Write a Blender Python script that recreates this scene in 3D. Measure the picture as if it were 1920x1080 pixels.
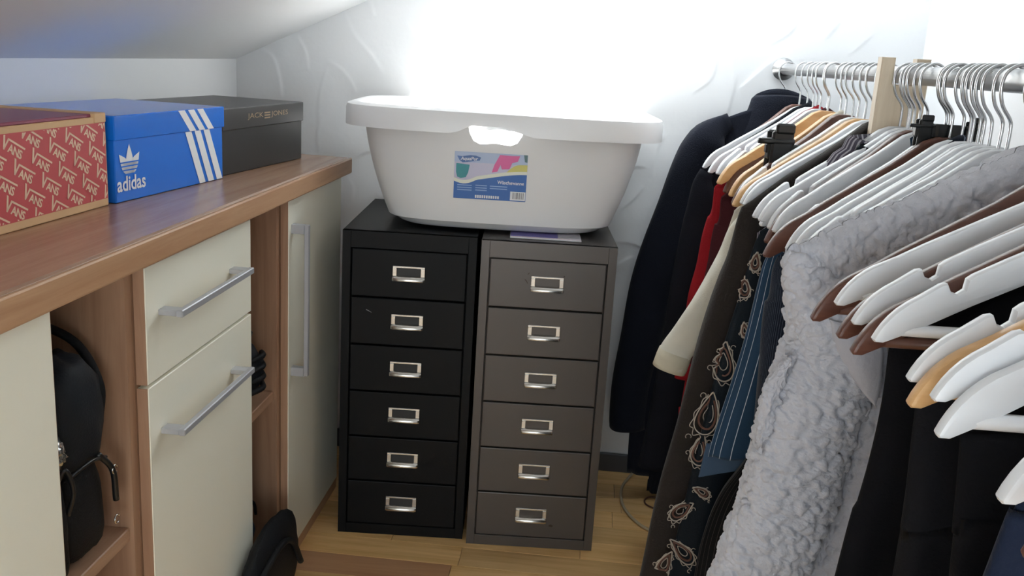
import bpy, bmesh, math, random
import numpy as np
from mathutils import Vector, Matrix, noise

random.seed(7)
rng = np.random.default_rng(7)
for o in list(bpy.data.objects):
    bpy.data.objects.remove(o)
scene = bpy.context.scene
C = scene.collection

# ------------------------------------------------------------------ camera
CAM = np.array([0.2049, -1.8779, 1.0618])
YAW, PITCH, ROLL, FPX = -0.07284, -0.24382, 0.06168, 1756.5


def cam_axes():
    fwd = np.array([math.sin(YAW) * math.cos(PITCH), math.cos(YAW) * math.cos(PITCH), math.sin(PITCH)])
    right = np.array([math.cos(YAW), -math.sin(YAW), 0.0])
    up = np.cross(right, fwd)
    r = math.cos(ROLL) * right + math.sin(ROLL) * up
    u = -math.sin(ROLL) * right + math.cos(ROLL) * up
    return r, u, fwd


CR, CU, CF = cam_axes()


def px(x, y, ax, val):
    """point where the photo's pixel ray meets the plane coordinate[ax] = val"""
    v = CF + (x - 960) / FPX * CR - (y - 540) / FPX * CU
    t = (val - CAM[ax]) / v[ax]
    return CAM + t * v


cd = bpy.data.cameras.new('camera')
cam = bpy.data.objects.new('camera', cd)
C.objects.link(cam)
cd.sensor_width = 36.0
cd.lens = FPX / 1920 * 36.0
cd.clip_start = 0.02
M = Matrix([[CR[0], CU[0], -CF[0], CAM[0]], [CR[1], CU[1], -CF[1], CAM[1]],
            [CR[2], CU[2], -CF[2], CAM[2]], [0, 0, 0, 1]])
cam.matrix_world = M
scene.camera = cam

# ------------------------------------------------------------------ world, sun, exposure
w = bpy.data.worlds.new('world')
scene.world = w
w.use_nodes = True
bg = w.node_tree.nodes['Background']
bg.inputs[0].default_value = (0.90, 0.955, 1.0, 1)
bg.inputs[1].default_value = 4.6
SUN_D = Vector((-0.54, 0.30, -0.84)).normalized()
sl = bpy.data.lights.new('sun_offscreen', 'SUN')
sl.energy = 22.0
sl.angle = math.radians(2.5)
sl.color = (1.0, 0.97, 0.92)
sun = bpy.data.objects.new('sun_offscreen', sl)
sun.rotation_euler = SUN_D.to_track_quat('-Z', 'Y').to_euler()
sun.location = (3, -2, 5)
C.objects.link(sun)
vs = scene.view_settings
vs.view_transform = 'Standard'
vs.look = 'None'
vs.gamma = 1.0
vs.use_curve_mapping = False
vs.exposure = 0.98
scene.cycles.max_bounces = 10
scene.cycles.diffuse_bounces = 6
scene.cycles.use_denoising = True
scene.cycles.sample_clamp_indirect = 6.0

YW = 0.46        # back wall
XL = -0.69       # knee wall
XR = 0.965       # right wall
YF = -3.0        # wall behind the camera


def slope_z(x):
    return 1.34 + 0.478 * x


# ------------------------------------------------------------------ materials
def srgb(r, g, b):
    f = lambda c: (c / 255 / 12.92) if c / 255 <= 0.04045 else ((c / 255 + 0.055) / 1.055) ** 2.4
    return (f(r), f(g), f(b), 1)


def mat(name, col, rough=0.5, metal=0.0, var=0.0, vscale=20.0, bump=0.0, bscale=200.0, sheen=0.0,
        spec=0.5, stretch=None, coat=0.0):
    m = bpy.data.materials.new(name)
    m.use_nodes = True
    nt = m.node_tree
    b = nt.nodes['Principled BSDF']
    b.inputs['Base Color'].default_value = col
    b.inputs['Roughness'].default_value = rough
    b.inputs['Metallic'].default_value = metal
    b.inputs['Specular IOR Level'].default_value = spec
    b.inputs['Coat Weight'].default_value = coat
    if sheen:
        b.inputs['Sheen Weight'].default_value = sheen
        b.inputs['Sheen Roughness'].default_value = 0.5
    tc = nt.nodes.new('ShaderNodeTexCoord')
    src = tc.outputs['Object']
    if stretch:
        mp = nt.nodes.new('ShaderNodeMapping')
        mp.inputs['Scale'].default_value = stretch
        nt.links.new(src, mp.inputs['Vector'])
        src = mp.outputs['Vector']
    if var:
        n = nt.nodes.new('ShaderNodeTexNoise')
        n.inputs['Scale'].default_value = vscale
        n.inputs['Detail'].default_value = 5
        nt.links.new(src, n.inputs['Vector'])
        mx = nt.nodes.new('ShaderNodeMixRGB')
        mx.inputs['Color1'].default_value = tuple(c * (1 - var) for c in col[:3]) + (1,)
        mx.inputs['Color2'].default_value = tuple(min(1, c * (1 + var)) for c in col[:3]) + (1,)
        nt.links.new(n.outputs['Fac'], mx.inputs['Fac'])
        nt.links.new(mx.outputs[0], b.inputs['Base Color'])
    if bump:
        n2 = nt.nodes.new('ShaderNodeTexNoise')
        n2.inputs['Scale'].default_value = bscale
        n2.inputs['Detail'].default_value = 4
        nt.links.new(src, n2.inputs['Vector'])
        bp = nt.nodes.new('ShaderNodeBump')
        bp.inputs['Strength'].default_value = bump
        bp.inputs['Distance'].default_value = 0.002
        nt.links.new(n2.outputs['Fac'], bp.inputs['Height'])
        nt.links.new(bp.outputs[0], b.inputs['Normal'])
    return m


def wood(name, c1, c2, rough=0.4, axis=1, scale=14.0, per_object=0.0, spec=0.5):
    """streaky wood, grain running along the given local axis"""
    m = bpy.data.materials.new(name)
    m.use_nodes = True
    nt = m.node_tree
    b = nt.nodes['Principled BSDF']
    b.inputs['Roughness'].default_value = rough
    b.inputs['Specular IOR Level'].default_value = spec
    tc = nt.nodes.new('ShaderNodeTexCoord')
    mp = nt.nodes.new('ShaderNodeMapping')
    s = [scale] * 3
    s[axis] = scale * 0.06
    mp.inputs['Scale'].default_value = s
    oi = nt.nodes.new('ShaderNodeObjectInfo')
    if per_object:
        ad = nt.nodes.new('ShaderNodeVectorMath')
        ad.operation = 'ADD'
        ml = nt.nodes.new('ShaderNodeVectorMath')
        ml.operation = 'SCALE'
        ml.inputs[0].default_value = (7, 13, 5)
        nt.links.new(oi.outputs['Random'], ml.inputs['Scale'])
        nt.links.new(tc.outputs['Object'], ad.inputs[0])
        nt.links.new(ml.outputs[0], ad.inputs[1])
        nt.links.new(ad.outputs[0], mp.inputs['Vector'])
    else:
        nt.links.new(tc.outputs['Object'], mp.inputs['Vector'])
    n = nt.nodes.new('ShaderNodeTexNoise')
    n.inputs['Scale'].default_value = 3.0
    n.inputs['Detail'].default_value = 6
    n.inputs['Roughness'].default_value = 0.65
    n.inputs['Distortion'].default_value = 0.6
    nt.links.new(mp.outputs[0], n.inputs['Vector'])
    cr = nt.nodes.new('ShaderNodeValToRGB')
    cr.color_ramp.elements[0].position = 0.3
    cr.color_ramp.elements[0].color = c1
    cr.color_ramp.elements[1].position = 0.7
    cr.color_ramp.elements[1].color = c2
    nt.links.new(n.outputs['Fac'], cr.inputs[0])
    out = cr.outputs[0]
    if per_object:
        hs = nt.nodes.new('ShaderNodeHueSaturation')
        mr = nt.nodes.new('ShaderNodeMapRange')
        mr.inputs['To Min'].default_value = 1 - per_object
        mr.inputs['To Max'].default_value = 1 + per_object
        nt.links.new(oi.outputs['Random'], mr.inputs['Value'])
        nt.links.new(mr.outputs[0], hs.inputs['Value'])
        nt.links.new(out, hs.inputs['Color'])
        out = hs.outputs[0]
    nt.links.new(out, b.inputs['Base Color'])
    bp = nt.nodes.new('ShaderNodeBump')
    bp.inputs['Strength'].default_value = 0.08
    bp.inputs['Distance'].default_value = 0.001
    nt.links.new(n.outputs['Fac'], bp.inputs['Height'])
    nt.links.new(bp.outputs[0], b.inputs['Normal'])
    return m


def stripe_mat(name, base, line, n, width, rough=0.85, wob=0.0):
    """fabric with thin stripes running along V of its UV map"""
    m = mat(name, base, rough, bump=0.25, bscale=500, sheen=0.1, spec=0.2)
    nt = m.node_tree
    b = nt.nodes['Principled BSDF']
    uv = nt.nodes.new('ShaderNodeUVMap')
    sp = nt.nodes.new('ShaderNodeSeparateXYZ')
    nt.links.new(uv.outputs[0], sp.inputs[0])
    mu = nt.nodes.new('ShaderNodeMath')
    mu.operation = 'MULTIPLY'
    mu.inputs[1].default_value = n
    nt.links.new(sp.outputs[0], mu.inputs[0])
    fr = nt.nodes.new('ShaderNodeMath')
    fr.operation = 'FRACT'
    nt.links.new(mu.outputs[0], fr.inputs[0])
    lt = nt.nodes.new('ShaderNodeMath')
    lt.operation = 'LESS_THAN'
    lt.inputs[1].default_value = width
    nt.links.new(fr.outputs[0], lt.inputs[0])
    mx = nt.nodes.new('ShaderNodeMixRGB')
    mx.inputs['Color1'].default_value = base
    mx.inputs['Color2'].default_value = line
    nt.links.new(lt.outputs[0], mx.inputs['Fac'])
    nt.links.new(mx.outputs[0], b.inputs['Base Color'])
    return m


MT = {}
MT['plaster'] = mat('plaster', (0.80, 0.81, 0.82, 1), 0.9, bump=0.25, bscale=60, spec=0.2)
MT['paint'] = mat('wall_paint', (0.80, 0.81, 0.82, 1), 0.9, bump=0.05, bscale=90, spec=0.2)
MT['slope'] = mat('slope_paint', (0.80, 0.81, 0.82, 1), 0.8, bump=0.05, bscale=90, spec=0.3)
MT['frame'] = mat('window_white', (0.88, 0.88, 0.88, 1), 0.4)
MT['floor_joint'] = mat('floor_joint', srgb(120, 84, 48), 0.7)
MT['plank'] = wood('parquet', srgb(206, 160, 98), srgb(236, 196, 138), 0.34, axis=0, scale=16, per_object=0.16)
MT['plank_dark'] = wood('parquet_heartwood', srgb(176, 128, 90), srgb(206, 160, 120), 0.36, axis=0, scale=10)
MT['worktop'] = wood('worktop_wood', srgb(152, 114, 90), srgb(184, 148, 120), 0.26, axis=1, scale=12)
MT['edge'] = wood('edge_wood', srgb(176, 132, 98), srgb(204, 164, 128), 0.4, axis=1, scale=12)
MT['carcass'] = wood('carcass_wood', srgb(152, 114, 90), srgb(184, 148, 120), 0.45, axis=2, scale=12)
MT['shelf'] = wood('shelf_wood', srgb(152, 114, 90), srgb(184, 148, 120), 0.4, axis=1, scale=12)
MT['cream'] = mat('cream_laminate', srgb(246, 243, 226), 0.38, bump=0.03, bscale=300)
MT['brushed'] = mat('brushed_aluminium', (0.50, 0.51, 0.54, 1), 0.45, metal=0.45)
MT['chrome'] = mat('chrome', (0.72, 0.72, 0.72, 1), 0.18, metal=1.0)
MT['nickel'] = mat('worn_nickel', (0.62, 0.60, 0.56, 1), 0.25, metal=1.0)
MT['wire'] = mat('hook_wire', (0.62, 0.63, 0.64, 1), 0.25, metal=1.0)
MT['rail'] = mat('rail_steel', (0.55, 0.55, 0.55, 1), 0.28, metal=1.0, var=0.15, vscale=40)
MT['black_metal'] = mat('black_lacquer', (0.003, 0.0033, 0.004, 1), 0.5, spec=.2, bump=0.03, bscale=300)
MT['grey_metal'] = mat('grey_brown_lacquer', srgb(88, 83, 80), 0.38, metal=0.45, var=0.06, vscale=8)
MT['card_in'] = mat('label_slot', (0.03, 0.03, 0.03, 1), 0.6)
MT['tub'] = mat('white_plastic', (0.82, 0.82, 0.82, 1), 0.32, spec=0.5)
MT['hw'] = mat('hanger_white', (0.78, 0.80, 0.83, 1), 0.33, spec=0.5)
MT['hbrown'] = wood('hanger_brown', srgb(84, 52, 42), srgb(112, 74, 60), 0.35, axis=0, scale=20)
MT['htan'] = wood('hanger_tan', srgb(206, 158, 104), srgb(228, 186, 134), 0.4, axis=0, scale=20)
MT['pale_wood'] = wood('pale_wood', srgb(214, 194, 166), srgb(234, 218, 194), 0.5, axis=2, scale=20)
MT['black_plastic'] = mat('black_plastic', (0.010, 0.011, 0.012, 1), 0.35)
MT['dark_fabric'] = mat('black_nylon', (0.006, 0.0065, 0.008, 1), 0.65, bump=0.4, bscale=350, spec=.25)
MT['dark_fabric2'] = mat('blue_black_nylon', (0.009, 0.012, 0.017, 1), 0.65, bump=0.4, bscale=350, spec=.25)
MT['cable'] = mat('cable_beige', srgb(176, 160, 134), 0.5)
MT['cable_brown'] = mat('cable_brown', srgb(84, 52, 40), 0.5)
MT['baseboard'] = mat('baseboard_grey', srgb(70, 70, 74), 0.5)
MT['white_print'] = mat('white_print', (0.85, 0.86, 0.88, 1), 0.5)


def fabric(name, c, rough=0.9, sheen=0.0, b=0.35, bs=500):
    return mat(name, c, rough, bump=b, bscale=bs, sheen=sheen, spec=0.15, var=0.12, vscale=30)


# ------------------------------------------------------------------ mesh helpers
def link_mesh(name, me, m, parent=None, smooth=False):
    o = bpy.data.objects.new(name, me)
    C.objects.link(o)
    if m is not None and not me.materials:
        me.materials.append(m)
    if smooth:
        for p in me.polygons:
            p.use_smooth = True
    if parent is not None:
        o.parent = parent
    return o


def from_bm(name, bm, m, parent=None, smooth=False):
    me = bpy.data.meshes.new(name)
    bmesh.ops.recalc_face_normals(bm, faces=bm.faces[:])
    bm.to_mesh(me)
    bm.free()
    return link_mesh(name, me, m, parent, smooth)


def from_py(name, V, F, m, parent=None, smooth=False, recalc=False):
    me = bpy.data.meshes.new(name)
    me.from_pydata([tuple(map(float, v)) for v in V], [], F)
    me.update()
    if recalc:
        bm = bmesh.new()
        bm.from_mesh(me)
        bmesh.ops.recalc_face_normals(bm, faces=bm.faces[:])
        bm.to_mesh(me)
        bm.free()
    return link_mesh(name, me, m, parent, smooth)


def autosmooth(o, ang=35):
    me = o.data
    for p in me.polygons:
        p.use_smooth = True
    bm = bmesh.new()
    bm.from_mesh(me)
    for e in bm.edges:
        if len(e.link_faces) == 2 and e.calc_face_angle(0) > math.radians(ang):
            e.smooth = False
    bm.to_mesh(me)
    bm.free()
    return o


def bx(bm, x0, x1, y0, y1, z0, z1, bev=0.0, seg=1):
    r = bmesh.ops.create_cube(bm, size=1.0)
    vs_ = r['verts']
    for v in vs_:
        v.co = Vector((x0 + (v.co.x + .5) * (x1 - x0), y0 + (v.co.y + .5) * (y1 - y0), z0 + (v.co.z + .5) * (z1 - z0)))
    if bev:
        es = list({e for v in vs_ for e in v.link_edges})
        bmesh.ops.bevel(bm, geom=es, offset=bev, segments=seg, profile=0.5, affect='EDGES')


def box(name, x0, x1, y0, y1, z0, z1, m, parent=None, bev=0.0, seg=1):
    bm = bmesh.new()
    bx(bm, x0, x1, y0, y1, z0, z1, bev, seg)
    return from_bm(name, bm, m, parent)


def tube_data(pts, rad, seg=8, closed=False, V=None, F=None):
    pts = [Vector(map(float, q)) for q in pts]
    V = [] if V is None else V
    F = [] if F is None else F
    n = len(pts)
    rr = rad if hasattr(rad, '__len__') else [rad] * n
    base = len(V)
    prevn = None
    for i, q in enumerate(pts):
        a = pts[(i - 1) % n] if (closed or i > 0) else q
        b = pts[(i + 1) % n] if (closed or i < n - 1) else q
        t = (b - a).normalized()
        if prevn is None:
            ref = Vector((0, 0, 1)) if abs(t.z) < 0.9 else Vector((1, 0, 0))
            nn = t.cross(ref).normalized()
        else:
            nn = (prevn - t * prevn.dot(t)).normalized()
        prevn = nn
        bb = t.cross(nn)
        for k in range(seg):
            an = 2 * math.pi * k / seg
            V.append(q + (nn * math.cos(an) + bb * math.sin(an)) * rr[i])
    for i in range(n if closed else n - 1):
        for k in range(seg):
            a0 = base + i * seg + k
            a1 = base + i * seg + (k + 1) % seg
            b0 = base + ((i + 1) % n) * seg + k
            b1 = base + ((i + 1) % n) * seg + (k + 1) % seg
            F.append((a0, a1, b1, b0))
    if not closed:
        F.append(tuple(base + k for k in range(seg))[::-1])
        F.append(tuple(base + (n - 1) * seg + k for k in range(seg)))
    return V, F


def tube(name, pts, rad, m, parent=None, seg=8, closed=False):
    V, F = tube_data(pts, rad, seg, closed)
    return from_py(name, V, F, m, parent, smooth=True, recalc=True)


def spline(pts, n=8):
    """Catmull-Rom through the points"""
    P = [np.array(q, float) for q in pts]
    P = [2 * P[0] - P[1]] + P + [2 * P[-1] - P[-2]]
    out = []
    for i in range(1, len(P) - 2):
        for k in range(n):
            t = k / n
            out.append(0.5 * ((2 * P[i]) + (-P[i - 1] + P[i + 1]) * t + (2 * P[i - 1] - 5 * P[i] + 4 * P[i + 1] - P[i + 2]) * t * t
                              + (-P[i - 1] + 3 * P[i] - 3 * P[i + 1] + P[i + 2]) * t ** 3))
    out.append(P[-2])
    return out


def prism(bm, poly, y0, y1, bev=0.0, seg=1):
    """polygon in XZ extruded along Y"""
    a = [bm.verts.new((x, y0, z)) for x, z in poly]
    b = [bm.verts.new((x, y1, z)) for x, z in poly]
    n = len(poly)
    fs = [bm.faces.new(a), bm.faces.new(b[::-1])]
    for i in range(n):
        fs.append(bm.faces.new((a[i], b[i], b[(i + 1) % n], a[(i + 1) % n])))
    bmesh.ops.recalc_face_normals(bm, faces=fs)
    if bev:
        es = list(set(fs[0].edges) | set(fs[1].edges))
        bmesh.ops.bevel(bm, geom=es, offset=bev, segments=seg, profile=0.5, affect='EDGES', clamp_overlap=True)


def tag(o, label, cat, group=None):
    o['label'] = label
    o['category'] = cat
    if group:
        o['group'] = group
    return o


def thing(name, label, cat, loc=(0, 0, 0), rz=0.0, group=None):
    o = bpy.data.objects.new(name, None)
    o.empty_display_size = 0.05
    o.location = loc
    o.rotation_euler = (0, 0, rz)
    C.objects.link(o)
    return tag(o, label, cat, group)


def struct(o):
    o['kind'] = 'structure'
    return o


def text_data(s, size, bold=0.0, shear=0.0, res=3, space=1.0):
    cu = bpy.data.curves.new('t', 'FONT')
    cu.body = s
    cu.size = size
    cu.offset = bold
    cu.shear = shear
    cu.resolution_u = res
    cu.space_character = space
    ob = bpy.data.objects.new('t', cu)
    C.objects.link(ob)
    dg = bpy.context.evaluated_depsgraph_get()
    me = bpy.data.meshes.new_from_object(ob.evaluated_get(dg))
    V = [(v.co.x, v.co.y) for v in me.vertices]
    F = [tuple(p.vertices) for p in me.polygons]
    bpy.data.objects.remove(ob)
    bpy.data.curves.remove(cu)
    bpy.data.meshes.remove(me)
    return V, F


def merge2d(*parts):
    V, F = [], []
    for v, f in parts:
        b = len(V)
        V += list(v)
        F += [tuple(i + b for i in q) for q in f]
    return V, F


def xf2d(d, rot=0.0, sx=1.0, sy=1.0, tx=0.0, ty=0.0):
    c, s = math.cos(rot), math.sin(rot)
    return [(c * x * sx - s * y * sy + tx, s * x * sx + c * y * sy + ty) for x, y in d[0]], d[1]


def fit_w(d, wid, h=None):
    xs = [v[0] for v in d[0]]
    ys = [v[1] for v in d[0]]
    s = wid / (max(xs) - min(xs))
    sy = s if h is None else h / (max(ys) - min(ys))
    return [((x - min(xs)) * s, (y - min(ys)) * sy) for x, y in d[0]], d[1]


def clip2d(d, x0, x1, y0, y1):
    bm = bmesh.new()
    vs_ = [bm.verts.new((x, y, 0)) for x, y in d[0]]
    for f in d[1]:
        try:
            bm.faces.new([vs_[i] for i in f])
        except ValueError:
            pass
    for co, no in (((x0, 0, 0), (-1, 0, 0)), ((x1, 0, 0), (1, 0, 0)), ((0, y0, 0), (0, -1, 0)), ((0, y1, 0), (0, 1, 0))):
        bmesh.ops.bisect_plane(bm, geom=bm.verts[:] + bm.edges[:] + bm.faces[:], plane_co=co, plane_no=no, clear_outer=True)
    bm.verts.index_update()
    V = [(v.co.x, v.co.y) for v in bm.verts]
    F = [tuple(v.index for v in f.verts) for f in bm.faces]
    bm.free()
    return V, F


def dec(name, d, fn, m, parent):
    """flat print: 2-D shape laid on a surface by fn(x, y) -> point"""
    return from_py(name, [fn(x, y) for x, y in d[0]], d[1], m, parent)


# ================================================================== SETTING
# floor: joint slab with single parquet blocks on it
floor = struct(box('floor', XL - 0.05, XR + 0.05, YF, YW + 0.02, -0.05, -0.0035, MT['floor_joint']))
PW = 0.078
pm = {}
for L in (0.26, 0.33, 0.42):
    bm = bmesh.new()
    bx(bm, 0, L - 0.0008, 0, PW - 0.0008, -0.006, 0, 0.0006)
    me = bpy.data.meshes.new('plank')
    bm.to_mesh(me)
    bm.free()
    me.materials.append(MT['plank'])
    pm[L] = me
y = -0.095 + PW * 6
row = 0
while y > -2.4:
    x = -0.74 - random.random() * 0.25
    special = abs(y + 0.095 + PW) < .01
    if special:
        x = -0.017 - 0.33 * 3
    while x < XR:
        L = 0.33 if special else random.choice((0.26, 0.33, 0.42))
        if x + L > XL:
            o = bpy.data.objects.new('plank', pm[L])
            C.objects.link(o)
            o.parent = floor
            o.location = (x, y, 0)
            if special and abs(x + 0.347) < .01:
                o.material_slots[0].link = 'OBJECT'
                o.material_slots[0].material = MT['plank_dark']
        x += L
    y -= PW
    row += 1
# ------------------------------------------------ back wall with trowelled relief
x0, x1, z0, z1 = XL - 0.03, XR + 0.03, 0.0, 1.80
st = 0.0035
nx, nz = int((x1 - x0) / st), int((1.36 - z0) / st)
gx = np.linspace(x0, x1, nx + 1)
gz = np.linspace(z0, 1.36, nz + 1)
GX, GZ = np.meshgrid(gx, gz)
Hh = np.zeros_like(GX)
ridges_px = [
    [(490, 92), (512, 108), (524, 148), (528, 186)], [(556, 66), (572, 96), (578, 132)],
    [(612, 112), (640, 130), (660, 155), (668, 176)], [(644, 18), (664, 64), (700, 108), (720, 142)],
    [(690, -4), (702, 32)], [(598, 258), (599, 185), (614, 122)], [(600, 300), (596, 250), (606, 210)],
    [(1373, 108), (1385, 72), (1411, 39), (1438, 15)], [(1346, 96), (1334, 146), (1296, 177)],
    [(1373, 108), (1376, 162), (1357, 231)], [(1384, 170), (1427, 131), (1473, 96)],
    [(1575, 40), (1560, 58), (1546, 74)], [(1250, 251), (1234, 274), (1223, 334)],
    [(1206, 348), (1188, 372), (1150, 402)], [(1155, 506), (1166, 492), (1190, 480)],
    [(1255, 470), (1240, 500), (1215, 520)], [(1640, 60), (1615, 84), (1590, 104)], [(650, 330), (662, 352), (658, 380)],
    [(1500, 30), (1480, 62), (1440, 86)], [(1420, 200), (1400, 240), (1350, 262)],
    [(760, 40), (790, 90), (800, 150)], [(900, 20), (930, 70), (1000, 100)], [(1100, 30), (1080, 80), (1120, 140)],
]
ridges = [[tuple(px(a, b, 1, YW)[[0, 2]]) for a, b in r] for r in ridges_px]
for k in range(26):     # more strokes lower down, behind the furniture and clothes
    cx, cz, R_, a0, da = rng.uniform(-.6, .9), rng.uniform(0.05, .75), rng.uniform(.05, .16), rng.uniform(0, 6.28), rng.uniform(.6, 1.6)
    ridges.append([(cx + R_ * math.cos(a0 + da * t), cz + R_ * math.sin(a0 + da * t)) for t in (0, .33, .66, 1)])
for r in ridges:
    P = np.array(spline([(a, 0, b) for a, b in r], 5))[:, [0, 2]]
    amp = rng.uniform(.0012, .0022)
    lo, hi = P.min(0) - .06, P.max(0) + .06
    ix = np.where((gx > lo[0]) & (gx < hi[0]))[0]
    iz = np.where((gz > lo[1]) & (gz < hi[1]))[0]
    if not len(ix) or not len(iz):
        continue
    sx_, sz_ = GX[np.ix_(iz, ix)], GZ[np.ix_(iz, ix)]
    best = np.full(sx_.shape, 9.0)
    side = np.zeros(sx_.shape)
    along = np.zeros(sx_.shape)
    for i in range(len(P) - 1):
        a, b = P[i], P[i + 1]
        ab = b - a
        l2 = ab @ ab + 1e-12
        t = np.clip(((sx_ - a[0]) * ab[0] + (sz_ - a[1]) * ab[1]) / l2, 0, 1)
        dx, dz = sx_ - a[0] - t * ab[0], sz_ - a[1] - t * ab[1]
        d = np.hypot(dx, dz)
        mk = d < best
        best = np.where(mk, d, best)
        side = np.where(mk, np.sign(ab[0] * dz - ab[1] * dx), side)
        along = np.where(mk, (i + t) / (len(P) - 1), along)
    fade = np.sin(np.clip(along, 0, 1) * math.pi) ** .5
    h = amp * fade * np.where(side > 0, np.exp(-(best / .0035) ** 2), np.exp(-(best / .022)))
    Hh[np.ix_(iz, ix)] = np.maximum(Hh[np.ix_(iz, ix)], h)
lowf = np.array([[noise.noise((a * 9, b * 9, 0)) for a in gx[::8]] for b in gz[::8]])
lf = np.kron(lowf, np.ones((8, 8)))[:nz + 1, :nx + 1]
ker = np.ones(9) / 9
lf = np.apply_along_axis(lambda q: np.convolve(np.pad(q, 4, 'edge'), ker, 'valid'), 0, lf)
lf = np.apply_along_axis(lambda q: np.convolve(np.pad(q, 4, 'edge'), ker, 'valid'), 1, lf)
Hh = Hh + lf * 0.0012
V = np.stack([GX.ravel(), (YW - Hh).ravel(), GZ.ravel()], 1)
idx = np.arange((nx + 1) * (nz + 1)).reshape(nz + 1, nx + 1)
Fq = np.stack([idx[:-1, :-1].ravel(), idx[:-1, 1:].ravel(), idx[1:, 1:].ravel(), idx[1:, :-1].ravel()], 1)
me = bpy.data.meshes.new('wall_back')
me.vertices.add(len(V))
me.vertices.foreach_set('co', V.ravel())
me.loops.add(Fq.size)
me.loops.foreach_set('vertex_index', Fq.ravel().astype(np.int32))
me.polygons.add(len(Fq))
me.polygons.foreach_set('loop_start', np.arange(0, Fq.size, 4, dtype=np.int32))
me.polygons.foreach_set('loop_total', np.full(len(Fq), 4, dtype=np.int32))
me.update(calc_edges=True)
me.validate()
wall_back = struct(link_mesh('wall_back', me, MT['plaster'], None, True))
box('wall_core', x0, x1, YW + 0.003, YW + 0.06, 0.0, 1.86, MT['plaster'], wall_back)
bm = bmesh.new()
bx(bm, XL, XR, YW - 0.012, YW - 0.002, 0.0, 0.05, 0.002)
struct(from_bm('baseboard_back', bm, MT['baseboard']))
# ------------------------------------------------ right wall, wall behind the camera with its window
struct(box('wall_right', XR, XR + 0.06, YF - 0.06, YW + 0.06, 0.0, 1.90, MT['paint']))
bm = bmesh.new()
RW = (-0.50, 0.85, 0.35, 1.08)
bx(bm, XL - 0.06, RW[0], YF - 0.06, YF, 0, 1.2)
bx(bm, RW[1], XR, YF - 0.06, YF, 0, 1.86)
bx(bm, RW[0], RW[1], YF - 0.06, YF, 0, RW[2])
bx(bm, RW[0], RW[1], YF - 0.06, YF, RW[3], 1.86)
struct(from_bm('wall_front', bm, MT['paint']))
# ------------------------------------------------ knee wall
struct(box('wall_left', XL - 0.10, XL, YF, YW + 0.02, 0, 1.02, MT['paint']))


def pane_mat():
    m = bpy.data.materials.new('window_glass')
    m.use_nodes = True
    nt = m.node_tree
    nt.nodes.remove(nt.nodes['Principled BSDF'])
    tr = nt.nodes.new('ShaderNodeBsdfTransparent')
    tr.inputs[0].default_value = (0.96, 0.98, 0.98, 1)
    gl = nt.nodes.new('ShaderNodeBsdfGlossy')
    gl.inputs['Roughness'].default_value = 0.03
    mx = nt.nodes.new('ShaderNodeMixShader')
    mx.inputs[0].default_value = 0.05
    nt.links.new(tr.outputs[0], mx.inputs[1])
    nt.links.new(gl.outputs[0], mx.inputs[2])
    nt.links.new(mx.outputs[0], nt.nodes['Material Output'].inputs[0])
    return m


MT['pane'] = pane_mat()
# ------------------------------------------------ sloping ceiling with a roof window
SX0, SX1, SY0, SY1 = 0.0, 0.863, 0.09, 0.43


def slope_piece(bm, xa, xb, ya, yb, t=0.05):
    q = []
    for x, y in ((xa, ya), (xb, ya), (xb, yb), (xa, yb)):
        q.append((x, y))
    lo = [bm.verts.new((x, y, slope_z(x))) for x, y in q]
    hi = [bm.verts.new((x, y, slope_z(x) + t)) for x, y in q]
    bm.faces.new(lo[::-1])
    bm.faces.new(hi)
    for i in range(4):
        bm.faces.new((lo[i], lo[(i + 1) % 4], hi[(i + 1) % 4], hi[i]))


bm = bmesh.new()
slope_piece(bm, XL - 0.10, SX0, YF - .3, YW + .06)
slope_piece(bm, SX1, XR + .3, YF - .3, YW + .06)
slope_piece(bm, SX0, SX1, YF - .3, SY0)
slope_piece(bm, SX0, SX1, SY1, YW + .06)
struct(from_bm('ceiling', bm, MT['slope']))
bm = bmesh.new()
for a in ((SX0, SX0 + .02, SY0, SY1), (SX1 - .02, SX1, SY0, SY1), (SX0 + .02, SX1 - .02, SY0, SY0 + .02), (SX0 + .02, SX1 - .02, SY1 - .02, SY1)):
    slope_piece(bm, *a, 0.03)
win2 = struct(from_bm('window_1', bm, MT['frame']))
bm = bmesh.new()
v = [bm.verts.new((x, y, slope_z(x) + .015)) for x, y in ((SX0 + .02, SY0 + .02), (SX1 - .02, SY0 + .02), (SX1 - .02, SY1 - .02), (SX0 + .02, SY1 - .02))]
bm.faces.new(v)
from_bm('pane', bm, MT['pane'], win2)
bm = bmesh.new()
for a in ((RW[0], RW[1], RW[2], RW[2] + .04), (RW[0], RW[1], RW[3] - .04, RW[3]), (RW[0], RW[0] + .04, RW[2] + .04, RW[3] - .04),
          (RW[1] - .04, RW[1], RW[2] + .04, RW[3] - .04), (.18, .22, RW[2] + .04, RW[3] - .04)):
    bx(bm, a[0], a[1], YF - .05, YF - .01, a[2], a[3])
win3 = struct(from_bm('window_2', bm, MT['frame']))
for xa, xb in ((RW[0] + .04, .18), (.22, RW[1] - .04)):
    box('pane', xa, xb, YF - .032, YF - .028, RW[2] + .04, RW[3] - .04, MT['pane'], win3)


def portal(name, loc, quat, sx_, sy_):
    l = bpy.data.lights.new(name, 'AREA')
    l.shape = 'RECTANGLE'
    l.size, l.size_y = sx_, sy_
    l.cycles.is_portal = True
    o = bpy.data.objects.new(name, l)
    o.location = loc
    o.rotation_mode = 'QUATERNION'
    o.rotation_quaternion = quat
    C.objects.link(o)


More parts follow.
